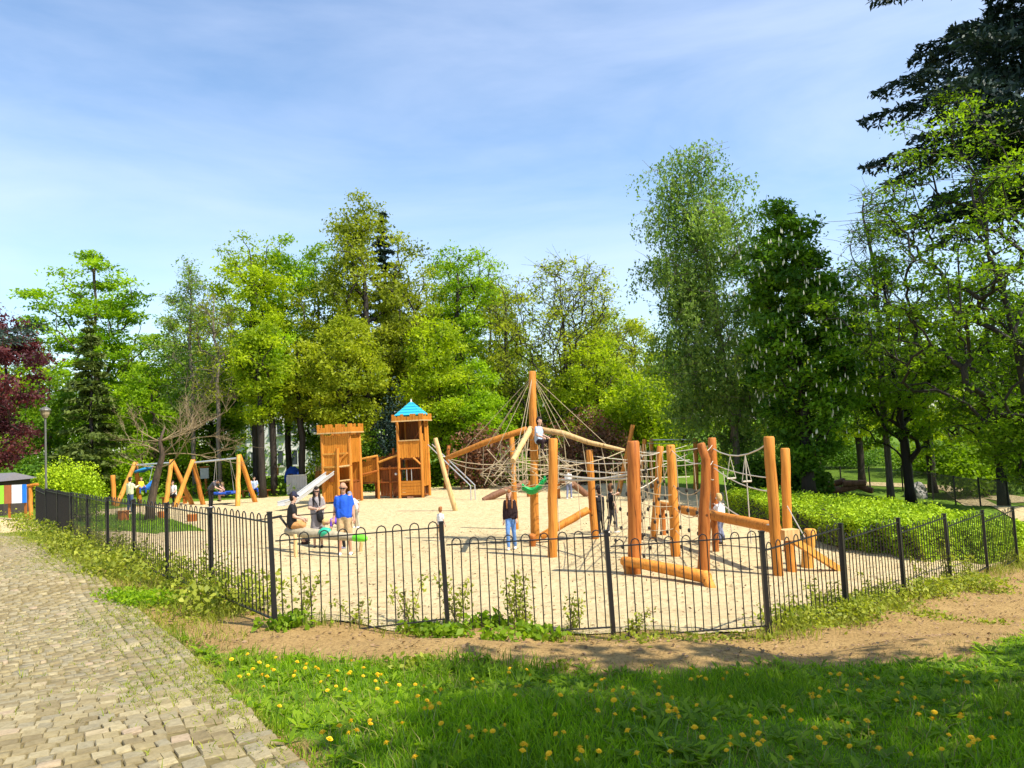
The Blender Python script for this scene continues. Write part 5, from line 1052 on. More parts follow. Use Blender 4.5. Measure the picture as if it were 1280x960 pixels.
MB().box(((x0 + x1) / 2, (y0 + y1) / 2, .10), (x1 - x0, y1 - y0, .06)).build('floor_deck', 'plank_dark', CA, local=True); MB().path([(x1 - .75, y0 - .1, .02), (x1 - .45, y0 - .1, .02)], [.10, .07], 6).build('foot_stone', 'log_brown', CA, local=True)
# left tower, a little nearer: x -2.75..-1.25, y -1.6..-.3
x0, x1, y0, y1 = -2.35, -.98, -1.7, -.45
for x, y in ((x0, y0), (x1, y0), (x0, y1), (x1, y1)): cpost(x, y, 3.42, .085)
crown(x0 - .16, x1 + .16, y0 - .16, y1 + .16, 3.32, .42, 'plank_orange')
planks_v(x0 + .05, x1 - .05, y0 - .02, 1.72, 3.2, 'plank_orange', 'palisade', seed=12, ragged=.05); planks_v(x0 + .05, x1 - .62, y0 - .02, .1, 1.70, 'plank_orange', 'lower_wall', seed=13); planks_v(x0 + .05, x1 - .05, y1, .1, 3.3, 'plank_orange', 'back_wall', seed=14, ragged=0)
planks_v(y0 + .08, y1 - .08, x0, .1, 3.2, 'plank_orange', 'side_wall', 'y', seed=15); planks_v(y0 + .08, y1 - .08, x1, 1.9, 3.2, 'plank_orange', 'side_wall', 'y', seed=16)
for z in (2.35, 1.74): MB().box(((x0 + x1) / 2, y0 - .05, z), (x1 - x0 - .1, .05, .09)).build('rail', 'wood_yellow', CA, local=True)
for z in (1.72, 1.05): MB().path([(x1 - .58, y0 - .06, z), (x1, y0 - .06, z + .05)], .05, 6).build('step_bar', 'wood_pale', CA, local=True)
MB().path([(x1 - .6, y0 - .08, -.05), (x1 - .58, y0 - .08, 2.6)], [.075, .07], 8).build('post', 'wood_orange', CA, local=True); MB().path([(x1 - .56, y0 - .09, 1.75), (x1 - .4, y0 - .09, 2.1), (x1 - .1, y0 - .09, 2.35)], .045, 6).build('brace', 'wood_orange', CA, local=True)
MB().box(((x0 + x1) / 2 - .25, y0 - .05, 1.25), (.24, .05, .42)).build('hatch', 'plank_dark', CA, local=True); MB().box(((x0 + x1) / 2, (y0 + y1) / 2, 1.0), (x1 - x0, y1 - y0, .06)).build('floor_deck', 'plank_dark', CA, local=True)
planks_v(y0 + .08, y1 - .08, x1 + .005, .1, .95, 'plank_dark', 'side_board', 'y', seed=17)
# wall and bridge between the towers
planks_v(-1.2, -.30, .18, .85, 1.95, 'plank_orange', 'bridge_palisade', seed=20, top=lambda f: 1.85 + .12 * f, ragged=.06); planks_v(-.28, .78, .35, .12, 1.45, 'plank_dark', 'gate_wall', seed=21, ragged=.02, w=.16); planks_v(-.28, .78, .75, 1.3, 2.3, 'plank_dark', 'rear_palisade', seed=22, top=lambda f: 2.05 + .25 * f, ragged=.06)
planks_v(-1.2, -.28, .95, .9, 2.05, 'plank_orange', 'rear_palisade', seed=23, ragged=.06)
for a, b, mt in (((-1.22, .1, 1.98), (-.28, .1, 2.12), 'wood_yellow'), ((-.30, .1, 1.78), (.80, .1, 2.12), 'wood_yellow'), ((-1.1, .08, 1.22), (-.25, .08, 1.40), 'wood_red'), ((-.28, .3, 1.46), (.8, .3, 1.50), 'wood_red')): MB().path([a, b], .055, 7).build('rail', mt, CA, local=True)
for x, y, h in ((-.30, .1, 2.05), (.25, .32, 1.6), (-.72, .9, 2.15), (.3, .8, 2.45), (.62, .8, 2.35)): cpost(x, y, h, .065, 'wood_orange' if y < .2 else 'wood_red')
MB().box((-.25, .55, .80), (1.95, .75, .06)).build('bridge_deck', 'plank_dark', CA, local=True); MB().cap((.55, .32, 1.18), (.55, .31, 1.18), .07, .07, 8).build('porthole', 'white_paint', CA, local=True)
# slide
m = MB(); s0, s1, s2 = Vector((-1.95, -1.78, 1.36)), Vector((-2.85, -3.9, .30)), Vector((-3.1, -4.5, .24)); dv = (s1 - s0).normalized(); sd2 = Vector((-dv.y, dv.x, 0)).normalized()
W2 = .24
prof = [(-W2, .16), (-W2, .0), (W2, .0), (W2, .16)]
vs = [p + sd2 * a + Vector((0, 0, b)) for p in (s0 + Vector((0, 0, .02)), s0.lerp(s1, .5), s1, s2) for a, b in prof]; fs = [(i * 4 + j, i * 4 + j + 1, i * 4 + j + 5, i * 4 + j + 4) for i in range(3) for j in range(3)]; m.add(vs, fs)
sl = m.build('slide_chute', 'steel', CA, local=True)
for sgn in (-1, 1):
    MB().path([p + sd2 * W2 * sgn + Vector((0, 0, .17)) for p in (s0, s0.lerp(s1, .5), s1, s2)], .025, 6).build('side_rail', 'steel', sl, local=True)
MB().path([s1 - Vector((0, 0, .5)), s1], .035, 6).build('support_leg', 'galvanised', sl, local=True)
# leaning pole with the twin steel bars
t, b = vpole(544, 547.5, 570.5, 639); LP_ = thing('leaning_pole', 'pale leaning timber pole before the dark shrubs right of the castle', 'pole', b); log('shaft', [down(b), t], [.105, .085], 'wood_pale', LP_, seed=4)
BR = thing('slide_bars', 'pair of steel sliding bars running down from the castle tower', 'slide bars', G(588, 626)); gb = G(588, 626)
for k in (0, 1):
    o_ = Vector((.18 * k, .25 * k, 0)); top_ = at(535, 556, cr0.y + .3) + o_; kn_ = at(588, 607, gb.y) + o_; MB().path([top_, top_.lerp(kn_, .94), kn_, Vector((kn_.x, kn_.y, gb.z - .1))], .028, 7).build('bar', 'steel', BR)
m = MB(); a_, b__ = at(548, 570, gb.y + 1), at(566, 572, gb.y + 1); m.path([a_, b__], .025, 6); m.build('cross_bar', 'steel', BR)
# ---------------------------------------------- swings
def swing(label, feet, tops, seats):
    base = G(*feet[0]); T = thing('swing_set', label, 'swing set', base); heads = []
    for i in range(2):
        f1, f2 = G(*feet[2 * i]), G(*feet[2 * i + 1]); hd = at(tops[i][0], tops[i][1], (f1.y + f2.y) / 2); heads.append(hd)
        for j, f in enumerate((f1, f2)): d = (hd - f).normalized(); log('leg', [f - d * .1, hd + d * .1 + Vector((0, .08 * (j * 2 - 1), 0))], [.125, .105], 'wood_yellow' if j == 0 else 'wood_orange', T, seed=i * 2 + j)
    MB().path([heads[0] + (heads[0] - heads[1]).normalized() * .05 - Vector((0, 0, .06)), heads[1] + (heads[1] - heads[0]).normalized() * .05 - Vector((0, 0, .06))], .05, 8).build('crossbar', 'galvanised', T)
    return T, heads
T1, H1 = swing('left timber swing set with a child swinging behind the bare tree', [(146, 633), (175, 629), (207, 633), (240, 631)], [(169, 580), (215, 577)], None)
T2, H2 = swing('right timber swing set with a round nest seat', [(219, 634), (254, 631), (297, 633), (319, 628)], [(241, 577), (299, 571)], None)
# a bucket swing flung out and the nest seat, hanging on their chains
p = at(190, 603, H1[0].y - .6); SB = thing('child_swing', 'blue swing seat flung up beside the bare tree trunk', 'swing', p); m = MB()
m.path([p + Vector((-.55, 0, -.28)), p + Vector((-.2, 0, -.25)), p + Vector((.2, 0, .1)), p + Vector((.32, 0, .5))], [.12, .15, .15, .1], 8); m.build('seat', 'bright_blue', SB, smooth=True)
hx = H1[0].lerp(H1[1], .5); m = MB(); rope(m, hx, p + Vector((-.2, 0, -.2)), 0, .012); rope(m, hx + Vector((.3, 0, 0)), p + Vector((.32, 0, .45)), 0, .012); m.build('chain', 'galvanised', SB)
p2 = at(180, 587, H1[0].y + .1); m = MB(); m.box(p2, (.85, .5, .32), Matrix.Rotation(.15, 3, 'Y')); SC = thing('child_swing', 'blue nest swing hanging high under the left crossbar', 'swing', p2); m2 = MB(); m2.path([p2 + Vector((.45 * math.cos(a), .35 * math.sin(a), .12 * math.cos(a))) for a in np.linspace(0, 6.283, 15)], .07, 6, cap=False); m2.build('ring', 'blue_paint', SC, smooth=True)
m = MB(); m.add([p2 + Vector((.45 * math.cos(a), .35 * math.sin(a), .12 * math.cos(a) - .03)) for a in np.linspace(0, 5.9, 14)] + [p2 + Vector((0, 0, -.14))], [(i, (i + 1) % 14, 14) for i in range(14)]); m.build('seat_net', 'blue_fabric', SC); m = MB(); [rope(m, p2 + Vector((q, 0, 0)), H1[0].lerp(H1[1], .25) + Vector((q * .3, 0, 0)), 0, .012) for q in (-.4, .4)]; m.build('chain', 'galvanised', SC)
p3 = at(282, 616, H2[0].y); NS = thing('nest_swing', 'round blue nest swing under the right crossbar', 'swing', p3); m = MB(); m.path([p3 + Vector((.6 * math.cos(a), .5 * math.sin(a), 0)) for a in np.linspace(0, 6.283, 19)], .07, 6, cap=False); m.build('ring', 'blue_fabric', NS, smooth=True)
m = MB(); m.add([p3 + Vector((.58 * math.cos(a), .48 * math.sin(a), -.02)) for a in np.linspace(0, 5.95, 18)] + [p3 + Vector((0, 0, -.12))], [(i, (i + 1) % 18, 18) for i in range(18)]); m.build('seat_net', 'blue_fabric', NS)
hb = H2[0].lerp(H2[1], .65); m = MB(); [rope(m, p3 + Vector((a * .55, b * .3, 0)), hb + Vector((a * .35, 0, 0)), 0, .012) for a in (-1, 1) for b in (-1, 1)]; m.build('chain', 'galvanised', NS)
# ---------------------------------------------- see-saw log in the front of the sand
sa, sbb = at(358, 664, 20.2), at(444, 672, 19.2); sx = G(400, 690); SW = thing('spring_log', 'camouflage-grey spring log with green end caps ridden by the capped man', 'play log', (sx.x, sx.y, sx.z))
log('log_body', [sa, sa.lerp(sbb, .33), sa.lerp(sbb, .66), sbb], [.11, .13, .12, .085], 'camo_wood', SW, seed=3)
dl = (sbb - sa).normalized(); m = MB(); m.cap(sbb, sbb + dl * .28, .10, .085, 9); m.build('end_cap', 'lime_plastic', SW, smooth=True); q = sa.lerp(sbb, .56); m = MB(); m.cap(q + Vector((0, -.05, .06)), q + Vector((.1, -.08, .08)), .13, .11, 9); m.build('green_knob', 'teal_plastic', SW, smooth=True)
for u0, v0, u1, v1 in ((369, 668, 369.5, 697), (452, 676, 450, 690)):
    f = G(u1, v1); log('leg', [down(f, .1), at(u0, v0, f.y)], .045, 'wood_pale', SW, seed=2)
MB().path([at(322, 650, 20.3), at(352, 646, 20.1), at(420, 640, 19.9)], .016, 6).build('handle_bar', 'fence_black', SW); MB().path([at(338, 648, 20.2), at(352, 645, 20.2)], .035, 6).build('grip', 'fence_black', SW); MB().path([at(350, 646, 20.2), at(362, 662, 20.2)], .03, 6).build('handle_stem', 'fence_black', SW)
# ---------------------------------------------- stumps, logs, stone, signs, lamp
for u, v, r, h, lb in ((154, 651, .24, .42, 'short orange stump on the edge of the grass island'), (240, 652, .2, .3, 'low red stump behind the left fence near the grass tip'), (374, 617, .28, .42, 'stump seat with a wide top before the ribbed screen'), (309, 616, .22, .35, 'dark stump beside the right swing leg'), (203, 648, .2, .3, 'stump just right of the bare tree foot')):
    p = G(u, v); T = thing('stump', lb, 'stump', p); m = MB(); m.path([p - Vector((0, 0, .1)), p + Vector((0, 0, h * .9)), p + Vector((0, 0, h))], [r, r * .95, r * .85], 10, wob=.06); m.build('stump_body', 'wood_red', T); MB().path([p + Vector((0, 0, h)), p + Vector((0, 0, h + .012))], [r * .82, r * .8], 10).build('cut_face', 'wood_pale', T)
lp = G(1042, 616); rs = random.Random(2)
for i, (a, h, l, mt, dx) in enumerate(((.1, .14, 1.5, 'log_brown', -.5), (.35, .14, 1.2, 'log_brown', .5), (-.3, .36, 1.3, 'log_brown', .0), (2.6, .40, 1.0, 'log_brown', .9), (.9, .30, 1.1, 'wood_red', -.2), (2.2, .16, 1.0, 'log_brown', 1.4))):
    c = lp + Vector((dx, .2 * (i % 3) - .2, h)); d_ = Vector((math.cos(a), math.sin(a) * .5, .12 * (i % 3))).normalized(); T = thing('log', ['log lying at the left foot of the log pile', 'thick log low in the log pile', 'log lying across the log pile top', 'log leaning right on the pile', 'reddish log slanting in the pile', 'outermost log at the right of the pile'][i], 'log', (c.x, c.y, c.z - h), group='log pile behind the hedge'); log('round_log', [c - d_ * l / 2, c + d_ * l / 2], .15, mt, T, seed=i); 
tp_, bp_ = vpole(1026, 572, 1025, 606); T = thing('stump_post', 'weathered pointed stump post behind the log pile', 'post', bp_); m = MB(); m.path([down(bp_), bp_.lerp(tp_, .55), bp_.lerp(tp_, .6), tp_], [.22, .19, .10, .05], 8, wob=.15); m.build('weathered_shaft', 'dead_wood', T)
bp_ = G(1145, 622); T = thing('boulder', 'grey boulder behind the bright hedge', 'boulder', bp_); bm = bmesh.new(); bmesh.ops.create_icosphere(bm, subdivisions=3, radius=1); rs = np.random.default_rng(3); ph = rs.random((6, 3)) * 6
for v in bm.verts: k = 1 + .10 * math.sin(v.co.x * 3 + ph[0][0]) + .08 * math.sin(v.co.y * 4 + v.co.z * 3 + ph[1][1]) + .05 * math.sin(v.co.x * 9 + v.co.z * 7); v.co = Vector((v.co.x * .55, v.co.y * .45, max(-.1, v.co.z * .55 + .12))) * k
me = bpy.data.meshes.new('stone'); bm.to_mesh(me); bm.free(); me.materials.append(MATS['stone_grey']); mesh_obj('stone', me, T)
def post_sign(u, vt, vb, label, mat, board, bm_, name='sign_post'):
    b = G(u, vb); t = at(u - (vb - vt) * .045, vt, b.y); T = thing(name, label, 'sign', b); log('post', [down(b), t], .08, mat, T, seed=int(u)); w, h = board
    m = MB(); m.box(t - Vector((0, .1, h / 2 + .05)), (w, .05, h)); bd = m.build('board', bm_, T); m = MB(); m.box(t - Vector((0, .08, -.02)), (w + .14, .14, .05)); m.build('cap_board', mat, T)
post_sign(346, 583, 614, 'reddish timber post sign left of the ribbed screen', 'wood_red', (.42, .5), 'wood_orange'); post_sign(258, 584, 620, 'post with a pale notice board behind the right swing set', 'wood_red', (.5, .62), 'concrete')
t, b = vpole(398, 588, 399, 614); T = thing('totem_post', 'carved orange totem post left of the castle slide', 'post', b); m = MB(); m.path([down(b), b.lerp(t, .3), b.lerp(t, .33), b.lerp(t, .6), b.lerp(t, .64), b.lerp(t, .85), t], [.22, .22, .17, .2, .24, .22, .12], 9); m.build('carved_shaft', 'wood_orange', T)
m = MB(); [m.path([t + Vector((.14 * math.cos(a), .14 * math.sin(a), -.05)), t + Vector((.17 * math.cos(a), .17 * math.sin(a), .28))], [.05, .012], 5) for a in np.linspace(0, 5, 5)]; m.build('crown_points', 'wood_pale', T)
p = G(371, 616); p = Vector((p.x, 44.5, tz(p.x, 44.5))); pr = at(371, 600, 44.5); T = thing('ribbed_screen', 'grey ribbed metal screen between the dark trunks', 'screen', (pr.x, 44.5, tz(pr.x, 44.5))); m = MB(); zb = tz(pr.x, 44.5)
for k in range(14): x = pr.x - .5 + k * .075; m.box((x, 44.5 + (.03 if k % 2 else 0), zb + .55), (.074, .03, 1.05))
m.build('ribbed_sheet', 'ribbed_metal', T); m = MB(); m.box((pr.x, 44.5, zb + 1.1), (1.15, .07, .06)); m.box((pr.x - .56, 44.5, zb + .5), (.06, .06, 1.1)); m.box((pr.x + .55, 44.5, zb + .5), (.06, .06, 1.1)); m.build('screen_frame', 'galvanised', T)
p = at(366, 588, 48); p.z = tz(p.x, p.y); T = thing('container', 'blue rounded container between the dark trunks', 'container', p); m = MB(); m.path([p, p + Vector((0, 0, .9)), p + Vector((0, 0, 1.25)), p + Vector((0, 0, 1.5))], [.5, .55, .45, .15], 12); m.build('shell', 'blue_fabric', T, smooth=True); MB().box(p + Vector((0, -.52, 1.0)), (.3, .08, .18)).build('hatch', 'dark_wall', T)
p = G(60, 640); pt = at(56.5, 522, 31); zb = tz(pt.x, 31); T = thing('lamp_post', 'slim grey park lamp post before the dark red tree', 'street lamp', (pt.x, 31, zb)); H_ = pt.z - zb
MB().path([(pt.x, 31, zb - .1), (pt.x, 31, zb + .5), (pt.x, 31, zb + .55), (pt.x, 31, pt.z)], [.07, .07, .045, .038], 8).build('mast', 'lamp_grey', T)
m = MB(); m.path([(pt.x, 31, pt.z - .02), (pt.x, 31, pt.z + .12), (pt.x, 31, pt.z + .30)], [.07, .15, .18], 12); m.build('lantern_glass', 'lamp_glass', T); m = MB(); m.path([(pt.x, 31, pt.z + .29), (pt.x, 31, pt.z + .34), (pt.x, 31, pt.z + .44)], [.22, .20, .05], 12); m.build('lantern_hood', 'lamp_grey', T)
# coloured play board and kiosk at the far left
pb = [at(-14, 632, 27.5), at(33, 629, 27.5)]; zb = tz(pb[0].x, 27.5); T = thing('play_board', 'lime, white and blue painted board at the far left fence end', 'board', (pb[1].x, 27.5, zb)); wd = pb[1].x - pb[0].x; ztop, zbot = at(20, 606, 27.5).z, at(20, 629, 27.5).z
for f0, f1, mt, nm in ((0, .42, 'lime_paint', 'lime_panel'), (.42, .62, 'rust_paint', 'rust_panel'), (.62, .9, 'white_paint', 'white_panel'), (.9, 1, 'bright_blue', 'blue_panel')):
    m = MB(); m.box((pb[0].x + wd * (f0 + f1) / 2, 27.5, (ztop + zbot) / 2), (wd * (f1 - f0) - .01, .06, ztop - zbot)); m.build(nm, mt, T)
for f in (.1, .52, .95): MB().box((pb[0].x + wd * f, 27.56, zb + .5), (.07, .05, 1.0)).build('post', 'wood_red', T)
p = at(38, 612, 31); zb = tz(p.x, 31); T = thing('timber_gate_post', 'orange timber post with a crosspiece behind the painted board', 'post', (p.x, 31, zb)); log('post', [Vector((p.x, 31, zb - .1)), Vector((p.x, 31, p.z + .2))], .08, 'wood_orange', T, seed=2); log('crosspiece', [Vector((p.x - .15, 30.95, p.z + .15)), Vector((p.x + .35, 30.95, p.z + .2))], .06, 'wood_orange', T, seed=3)
t, b = vpole(141, 594, 143, 632); T = thing('timber_post', 'orange timber post left of the leftmost swing leg', 'post', b); log('post', [down(b), t], .12, 'wood_orange', T, seed=9)
p = at(-4, 605, 36); zb = tz(p.x, 36); T = thing('kiosk', 'dark low kiosk with a pale grey roof at the left edge', 'kiosk', (p.x, 36, zb)); m = MB(); m.box((p.x - 1.2, 37, zb + .8), (3.0, 2.0, 1.6)); m.build('wall', 'dark_wall', T)
m = MB(); m.add([(p.x - 2.9, 35.6, zb + 1.6), (p.x + .5, 35.6, zb + 1.6), (p.x + .2, 37, zb + 1.95), (p.x - 2.7, 37, zb + 1.95), (p.x + .5, 38.4, zb + 1.6), (p.x - 2.9, 38.4, zb + 1.6)], [(0, 1, 2, 3), (3, 2, 4, 5), (1, 4, 2), (0, 3, 5), (0, 5, 4, 1)]); m.build('roof', 'house_roof', T); MB().box((p.x - .6, 35.98, zb + .75), (.8, .05, 1.4)).build('door', 'rust_paint', T)
# houses behind the trees
def house(label, u, d, w, h, roofh, nw, floors, mat='house_wall'):
    p = at(u, 560, d); zb = tz(p.x, d); T = thing('house', label, 'house', (p.x, d, zb)); MB().box((p.x, d + 3, zb + h / 2), (w, 6, h)).build('wall', mat, T)
    m = MB(); m.add([(p.x - w / 2 - .3, d - .3, zb + h), (p.x + w / 2 + .3, d - .3, zb + h), (p.x + w / 2 + .3, d + 3, zb + h + roofh), (p.x - w / 2 - .3, d + 3, zb + h + roofh), (p.x + w / 2 + .3, d + 6.3, zb + h), (p.x - w / 2 - .3, d + 6.3, zb + h)], [(0, 1, 2, 3), (3, 2, 4, 5), (1, 4, 2), (0, 3, 5), (0, 5, 4, 1)]); m.build('roof', 'house_roof', T)
    for fl in range(floors):
        for k in range(nw):
            x = p.x - w / 2 + w * (k + .5) / nw; z = zb + 1.6 + fl * 2.9; f = MB(); [f.box((x + a, d - .05, z + b), (c, .1, e)) for a, b, c, e in ((-.6, 0, .1, 1.5), (.6, 0, .1, 1.5), (0, .72, 1.3, .1), (0, -.72, 1.3, .1), (0, 0, .07, 1.45))]; fo = f.build('window', 'window_frame', T); MB().box((x, d - .02, z), (1.1, .06, 1.36)).build('pane', 'window_glass', fo); MB().box((x, d - .1, z - .82), (1.45, .2, .07)).build('sill', 'concrete', fo)
    return T
house('white house glimpsed between the dark trunks left of the castle', 372, 72, 9.5, 6.6, 1.6, 5, 2); house('pale house behind the right swing set', 300, 78, 6, 5.2, 1.5, 3, 2); house('pale house far behind the rope net', 640, 88, 9, 5.5, 1.8, 4, 2)
# ================================================================== PEOPLE
def remesh(name, mb, mat, parent, vox=.016):
    ob = bpy.data.objects.new('tmp', mb.mesh(name, mat)); COL.objects.link(ob)
    r = ob.modifiers.new('r', 'REMESH'); r.mode = 'VOXEL'; r.voxel_size = vox; s_ = ob.modifiers.new('s', 'SMOOTH'); s_.factor = .5; s_.iterations = 4
    dg = bpy.context.evaluated_depsgraph_get(); me = bpy.data.meshes.new_from_object(ob.evaluated_get(dg)); me.name = name
    old = ob.data; bpy.data.objects.remove(ob); bpy.data.meshes.remove(old)
    if not me.materials: me.materials.append(MATS[mat])
    me.polygons.foreach_set('use_smooth', [True] * len(me.polygons)); return me
STAND = dict(pel=(0, 0, .95), chest=(0, 0, 1.30), neck=(0, .0, 1.47), head=(0, -.02, 1.60), shL=(-.165, 0, 1.385), shR=(.165, 0, 1.385), elL=(-.225, .03, 1.12), elR=(.225, .03, 1.12), wrL=(-.25, -.05, .89), wrR=(.25, -.05, .89),
             hpL=(-.09, 0, .92), hpR=(.09, 0, .92), knL=(-.105, -.02, .50), knR=(.105, -.02, .50), anL=(-.11, .03, .08), anR=(.11, .03, .08))
def person(label, pos, h, face=0, pose=None, skin='skin', shirt='white_cloth', pants='jeans', hair='hair_brown', sleeves='short', legs='long', longhair=False, cap=None, shades=False, skirt=None, shoes='black_cloth', kid=False, bag=None, group=None, slim=.90):
    J = {k: Vector(v) for k, v in {**STAND, **(pose or {})}.items()}; sc = h / 1.73
    hk = 1.28 if kid else 1.0     # a child's head is larger for its height
    root = thing('person', label, 'person', pos, face, group); root.scale = (sc * slim, sc * slim, sc)
    hd = J['head']; nk = J['neck']; hv = (hd - nk).normalized(); fw = Vector((0, -1, 0)); 
    if abs(hv.y) > .6: fw = Vector((0, hv.y * -.2, -1)).normalized()
    fw = (fw - hv * fw.dot(hv)).normalized(); sdv = hv.cross(fw).normalized()
    hd = nk + hv * .13 * hk
    b = MB()
    for s in 'LR':
        b.cap(J['hp' + s], J['sh' + s] * .92 + J['chest'] * .08, .105, .075); b.cap(J['sh' + s], J['el' + s], .056, .043); b.cap(J['el' + s], J['wr' + s], .043, .03); b.cap(J['hp' + s], J['kn' + s], .085, .058); b.cap(J['kn' + s], J['an' + s], .056, .038)
        toe = J['an' + s] + Vector((0, -.14, -.045)); b.cap(J['an' + s] - Vector((0, 0, .03)), toe, .042, .032)
        w = J['wr' + s]; hdv = (w - J['el' + s]).normalized(); b.cap(w, w + hdv * .08, .030, .036)
    b.cap(J['pel'], J['chest'], .12, .125); b.cap(J['chest'], nk, .11, .058); b.cap(nk - hv * .03, hd, .052, .06)
    b.cap(hd - hv * .035 * hk + fw * .012, hd + hv * .055 * hk, .072 * hk, .088 * hk); b.cap(hd + fw * .085 * hk - hv * .01, hd + fw * .098 * hk - hv * .018, .018, .016); b.cap(hd + fw * .03 - hv * .075 * hk, hd + fw * .055 - hv * .08 * hk, .045 * hk, .04 * hk)
    for s in (-1, 1): b.cap(hd + sdv * s * .088 * hk, hd + sdv * s * .096 * hk + hv * .02, .02, .022)
    me = remesh('body', b, skin, root); body = mesh_obj('body', me, root)
    f = MB()   # fingers and thumb, slightly curled
    for s, sg in (('L', -1), ('R', 1)):
        w = J['wr' + s]; d = (w - J['el' + s]).normalized(); o = w + d * .085; side = d.orthogonal().normalized(); cur = d.cross(side)
        for k, ln in enumerate((.062, .074, .07, .052)): a = o + side * (.027 - .018 * k); f.path([a - d * .02, a + d * ln * .55 + cur * .006, a + d * ln * .95 + cur * .028], [.010, .009, .007], 5)
        a = w + d * .035 + side * .034; f.path([a - side * .01, a + side * .028 + d * .03, a + side * .03 + d * .06], [.012, .011, .008], 5)
    f.build('fingers', skin, body, smooth=True, local=True)
    e = MB()
    for s in (-1, 1): e.cap(hd + fw * .082 * hk + sdv * s * .032 * hk + hv * .012, hd + fw * .086 * hk + sdv * s * .032 * hk + hv * .012, .010, .010, 6)
    e.build('eyes', 'hair_dark', body, local=True); e = MB(); e.path([hd + fw * .083 * hk - hv * .052 * hk - sdv * .022, hd + fw * .092 * hk - hv * .055 * hk, hd + fw * .083 * hk - hv * .052 * hk + sdv * .022], .005, 5); e.build('mouth', 'pink_cloth', body, local=True)
    if shades:
        e = MB(); [e.cap(hd + fw * .086 * hk + sdv * s * .018 + hv * .012, hd + fw * .086 * hk + sdv * s * .045 + hv * .014, .020, .018, 8) for s in (-1, 1)]; e.path([hd + sdv * -.095 + hv * .015, hd + fw * .09 - sdv * .05 + hv * .016, hd + fw * .09 + sdv * .05 + hv * .016, hd + sdv * .095 + hv * .015], .006, 5); e.build('sunglasses', 'hair_dark', root, local=True)
    if shirt:
        t = MB(); t.cap(J['pel'] + Vector((0, 0, .0)), J['chest'], .145, .142); t.cap(J['chest'], nk - hv * .04, .125, .078)
        for s in 'LR':
            t.cap(J['hp' + s] * .97 + J['chest'] * .03, J['sh' + s] * .92 + J['chest'] * .08 - Vector((0, 0, .012)), .126, .084)
            if sleeves == 'short': t.cap(J['sh' + s], J['sh' + s].lerp(J['el' + s], .66), .064, .063)
            elif sleeves == 'long': t.cap(J['sh' + s], J['el' + s], .072, .058); t.cap(J['el' + s], J['el' + s].lerp(J['wr' + s], .9), .057, .044)
        mesh_obj('shirt', remesh('shirt', t, shirt, root, .02), root)
    if pants:
        t = MB(); t.cap(J['pel'] - Vector((0, 0, .03)), J['pel'].lerp(J['chest'], .12), .136, .128)
        for s in 'LR':
            t.cap(J['hp' + s], J['hp' + s].lerp(J['kn' + s], 1 if legs == 'long' else .92), .108, .078 if legs == 'long' else .092)
            if legs == 'long': t.cap(J['kn' + s], J['kn' + s].lerp(J['an' + s], .93), .075, .062)
        mesh_obj('trousers' if legs == 'long' else 'shorts', remesh('trousers', t, pants, root, .02), root)
    if skirt:
        m = MB(); p = J['pel']; m.path([p + Vector((0, 0, .22)), p + Vector((0, 0, 0)), p + Vector((0, .02, -.35)), p + Vector((.0, .03, -.62))], [.145, .17, .22, .26], 14, cap=False, wob=.12); m.build('skirt', skirt, root, smooth=True, local=True)
    t = MB()
    for s in 'LR': a = J['an' + s]; t.cap(a + Vector((0, .02, -.045)), a + Vector((0, -.15, -.05)), .05, .042)
    mesh_obj('shoes', remesh('shoes', t, shoes, root, .018), root)
    if hair:
        t = MB(); t.cap(hd - fw * .022 + hv * .045 * hk, hd - fw * .03 - hv * .02, .097 * hk, .088 * hk); t.cap(hd + fw * .02 + hv * .085 * hk, hd - fw * .03 + hv * .06 * hk, .075 * hk, .09 * hk)
        if longhair:
            for s in (-1, 1): t.cap(hd - fw * .05 + sdv * s * .055, J['chest'] + sdv * s * .09 - fw * .075 + Vector((0, 0, .02)), .06, .035); t.cap(hd + sdv * s * .085 - fw * .01 + hv * .02, nk + sdv * s * .095 + fw * .10 - hv * .10, .036, .036); t.cap(nk + sdv * s * .095 + fw * .10 - hv * .10, nk + sdv * s * .09 + fw * .15 - hv * .24, .036, .026)
        mesh_obj('hair', remesh('hair', t, hair, root, .018), root)
    if cap:
        t = MB(); t.cap(hd + hv * .06 * hk, hd + hv * .075 * hk, .105 * hk, .095 * hk); t.cap(hd + fw * .09 * hk + hv * .06, hd + fw * .15 * hk + hv * .05, .035, .022); mesh_obj('cap', remesh('cap', t, cap, root, .018), root)
    if bag:
        m = MB(); m.cap(J['pel'] + Vector((.08, -.20, .05)), J['pel'] + Vector((.10, -.20, -.12)), .10, .11, 9); m.build('shoulder_bag', bag, root, smooth=True, local=True); m = MB(); m.path([J['shL'] + Vector((.05, -.09, .05)), J['chest'] + Vector((0, -.16, -.05)), J['pel'] + Vector((.08, -.22, .1))], .016, 5); m.build('strap', bag, root, local=True)
    return root
V3 = lambda *a: a
walk = dict(knL=(-.10, -.12, .51), anL=(-.10, -.08, .10), knR=(.10, .02, .50), anR=(.11, .16, .10), wrL=(-.24, -.02, .88), wrR=(.25, -.12, .90))
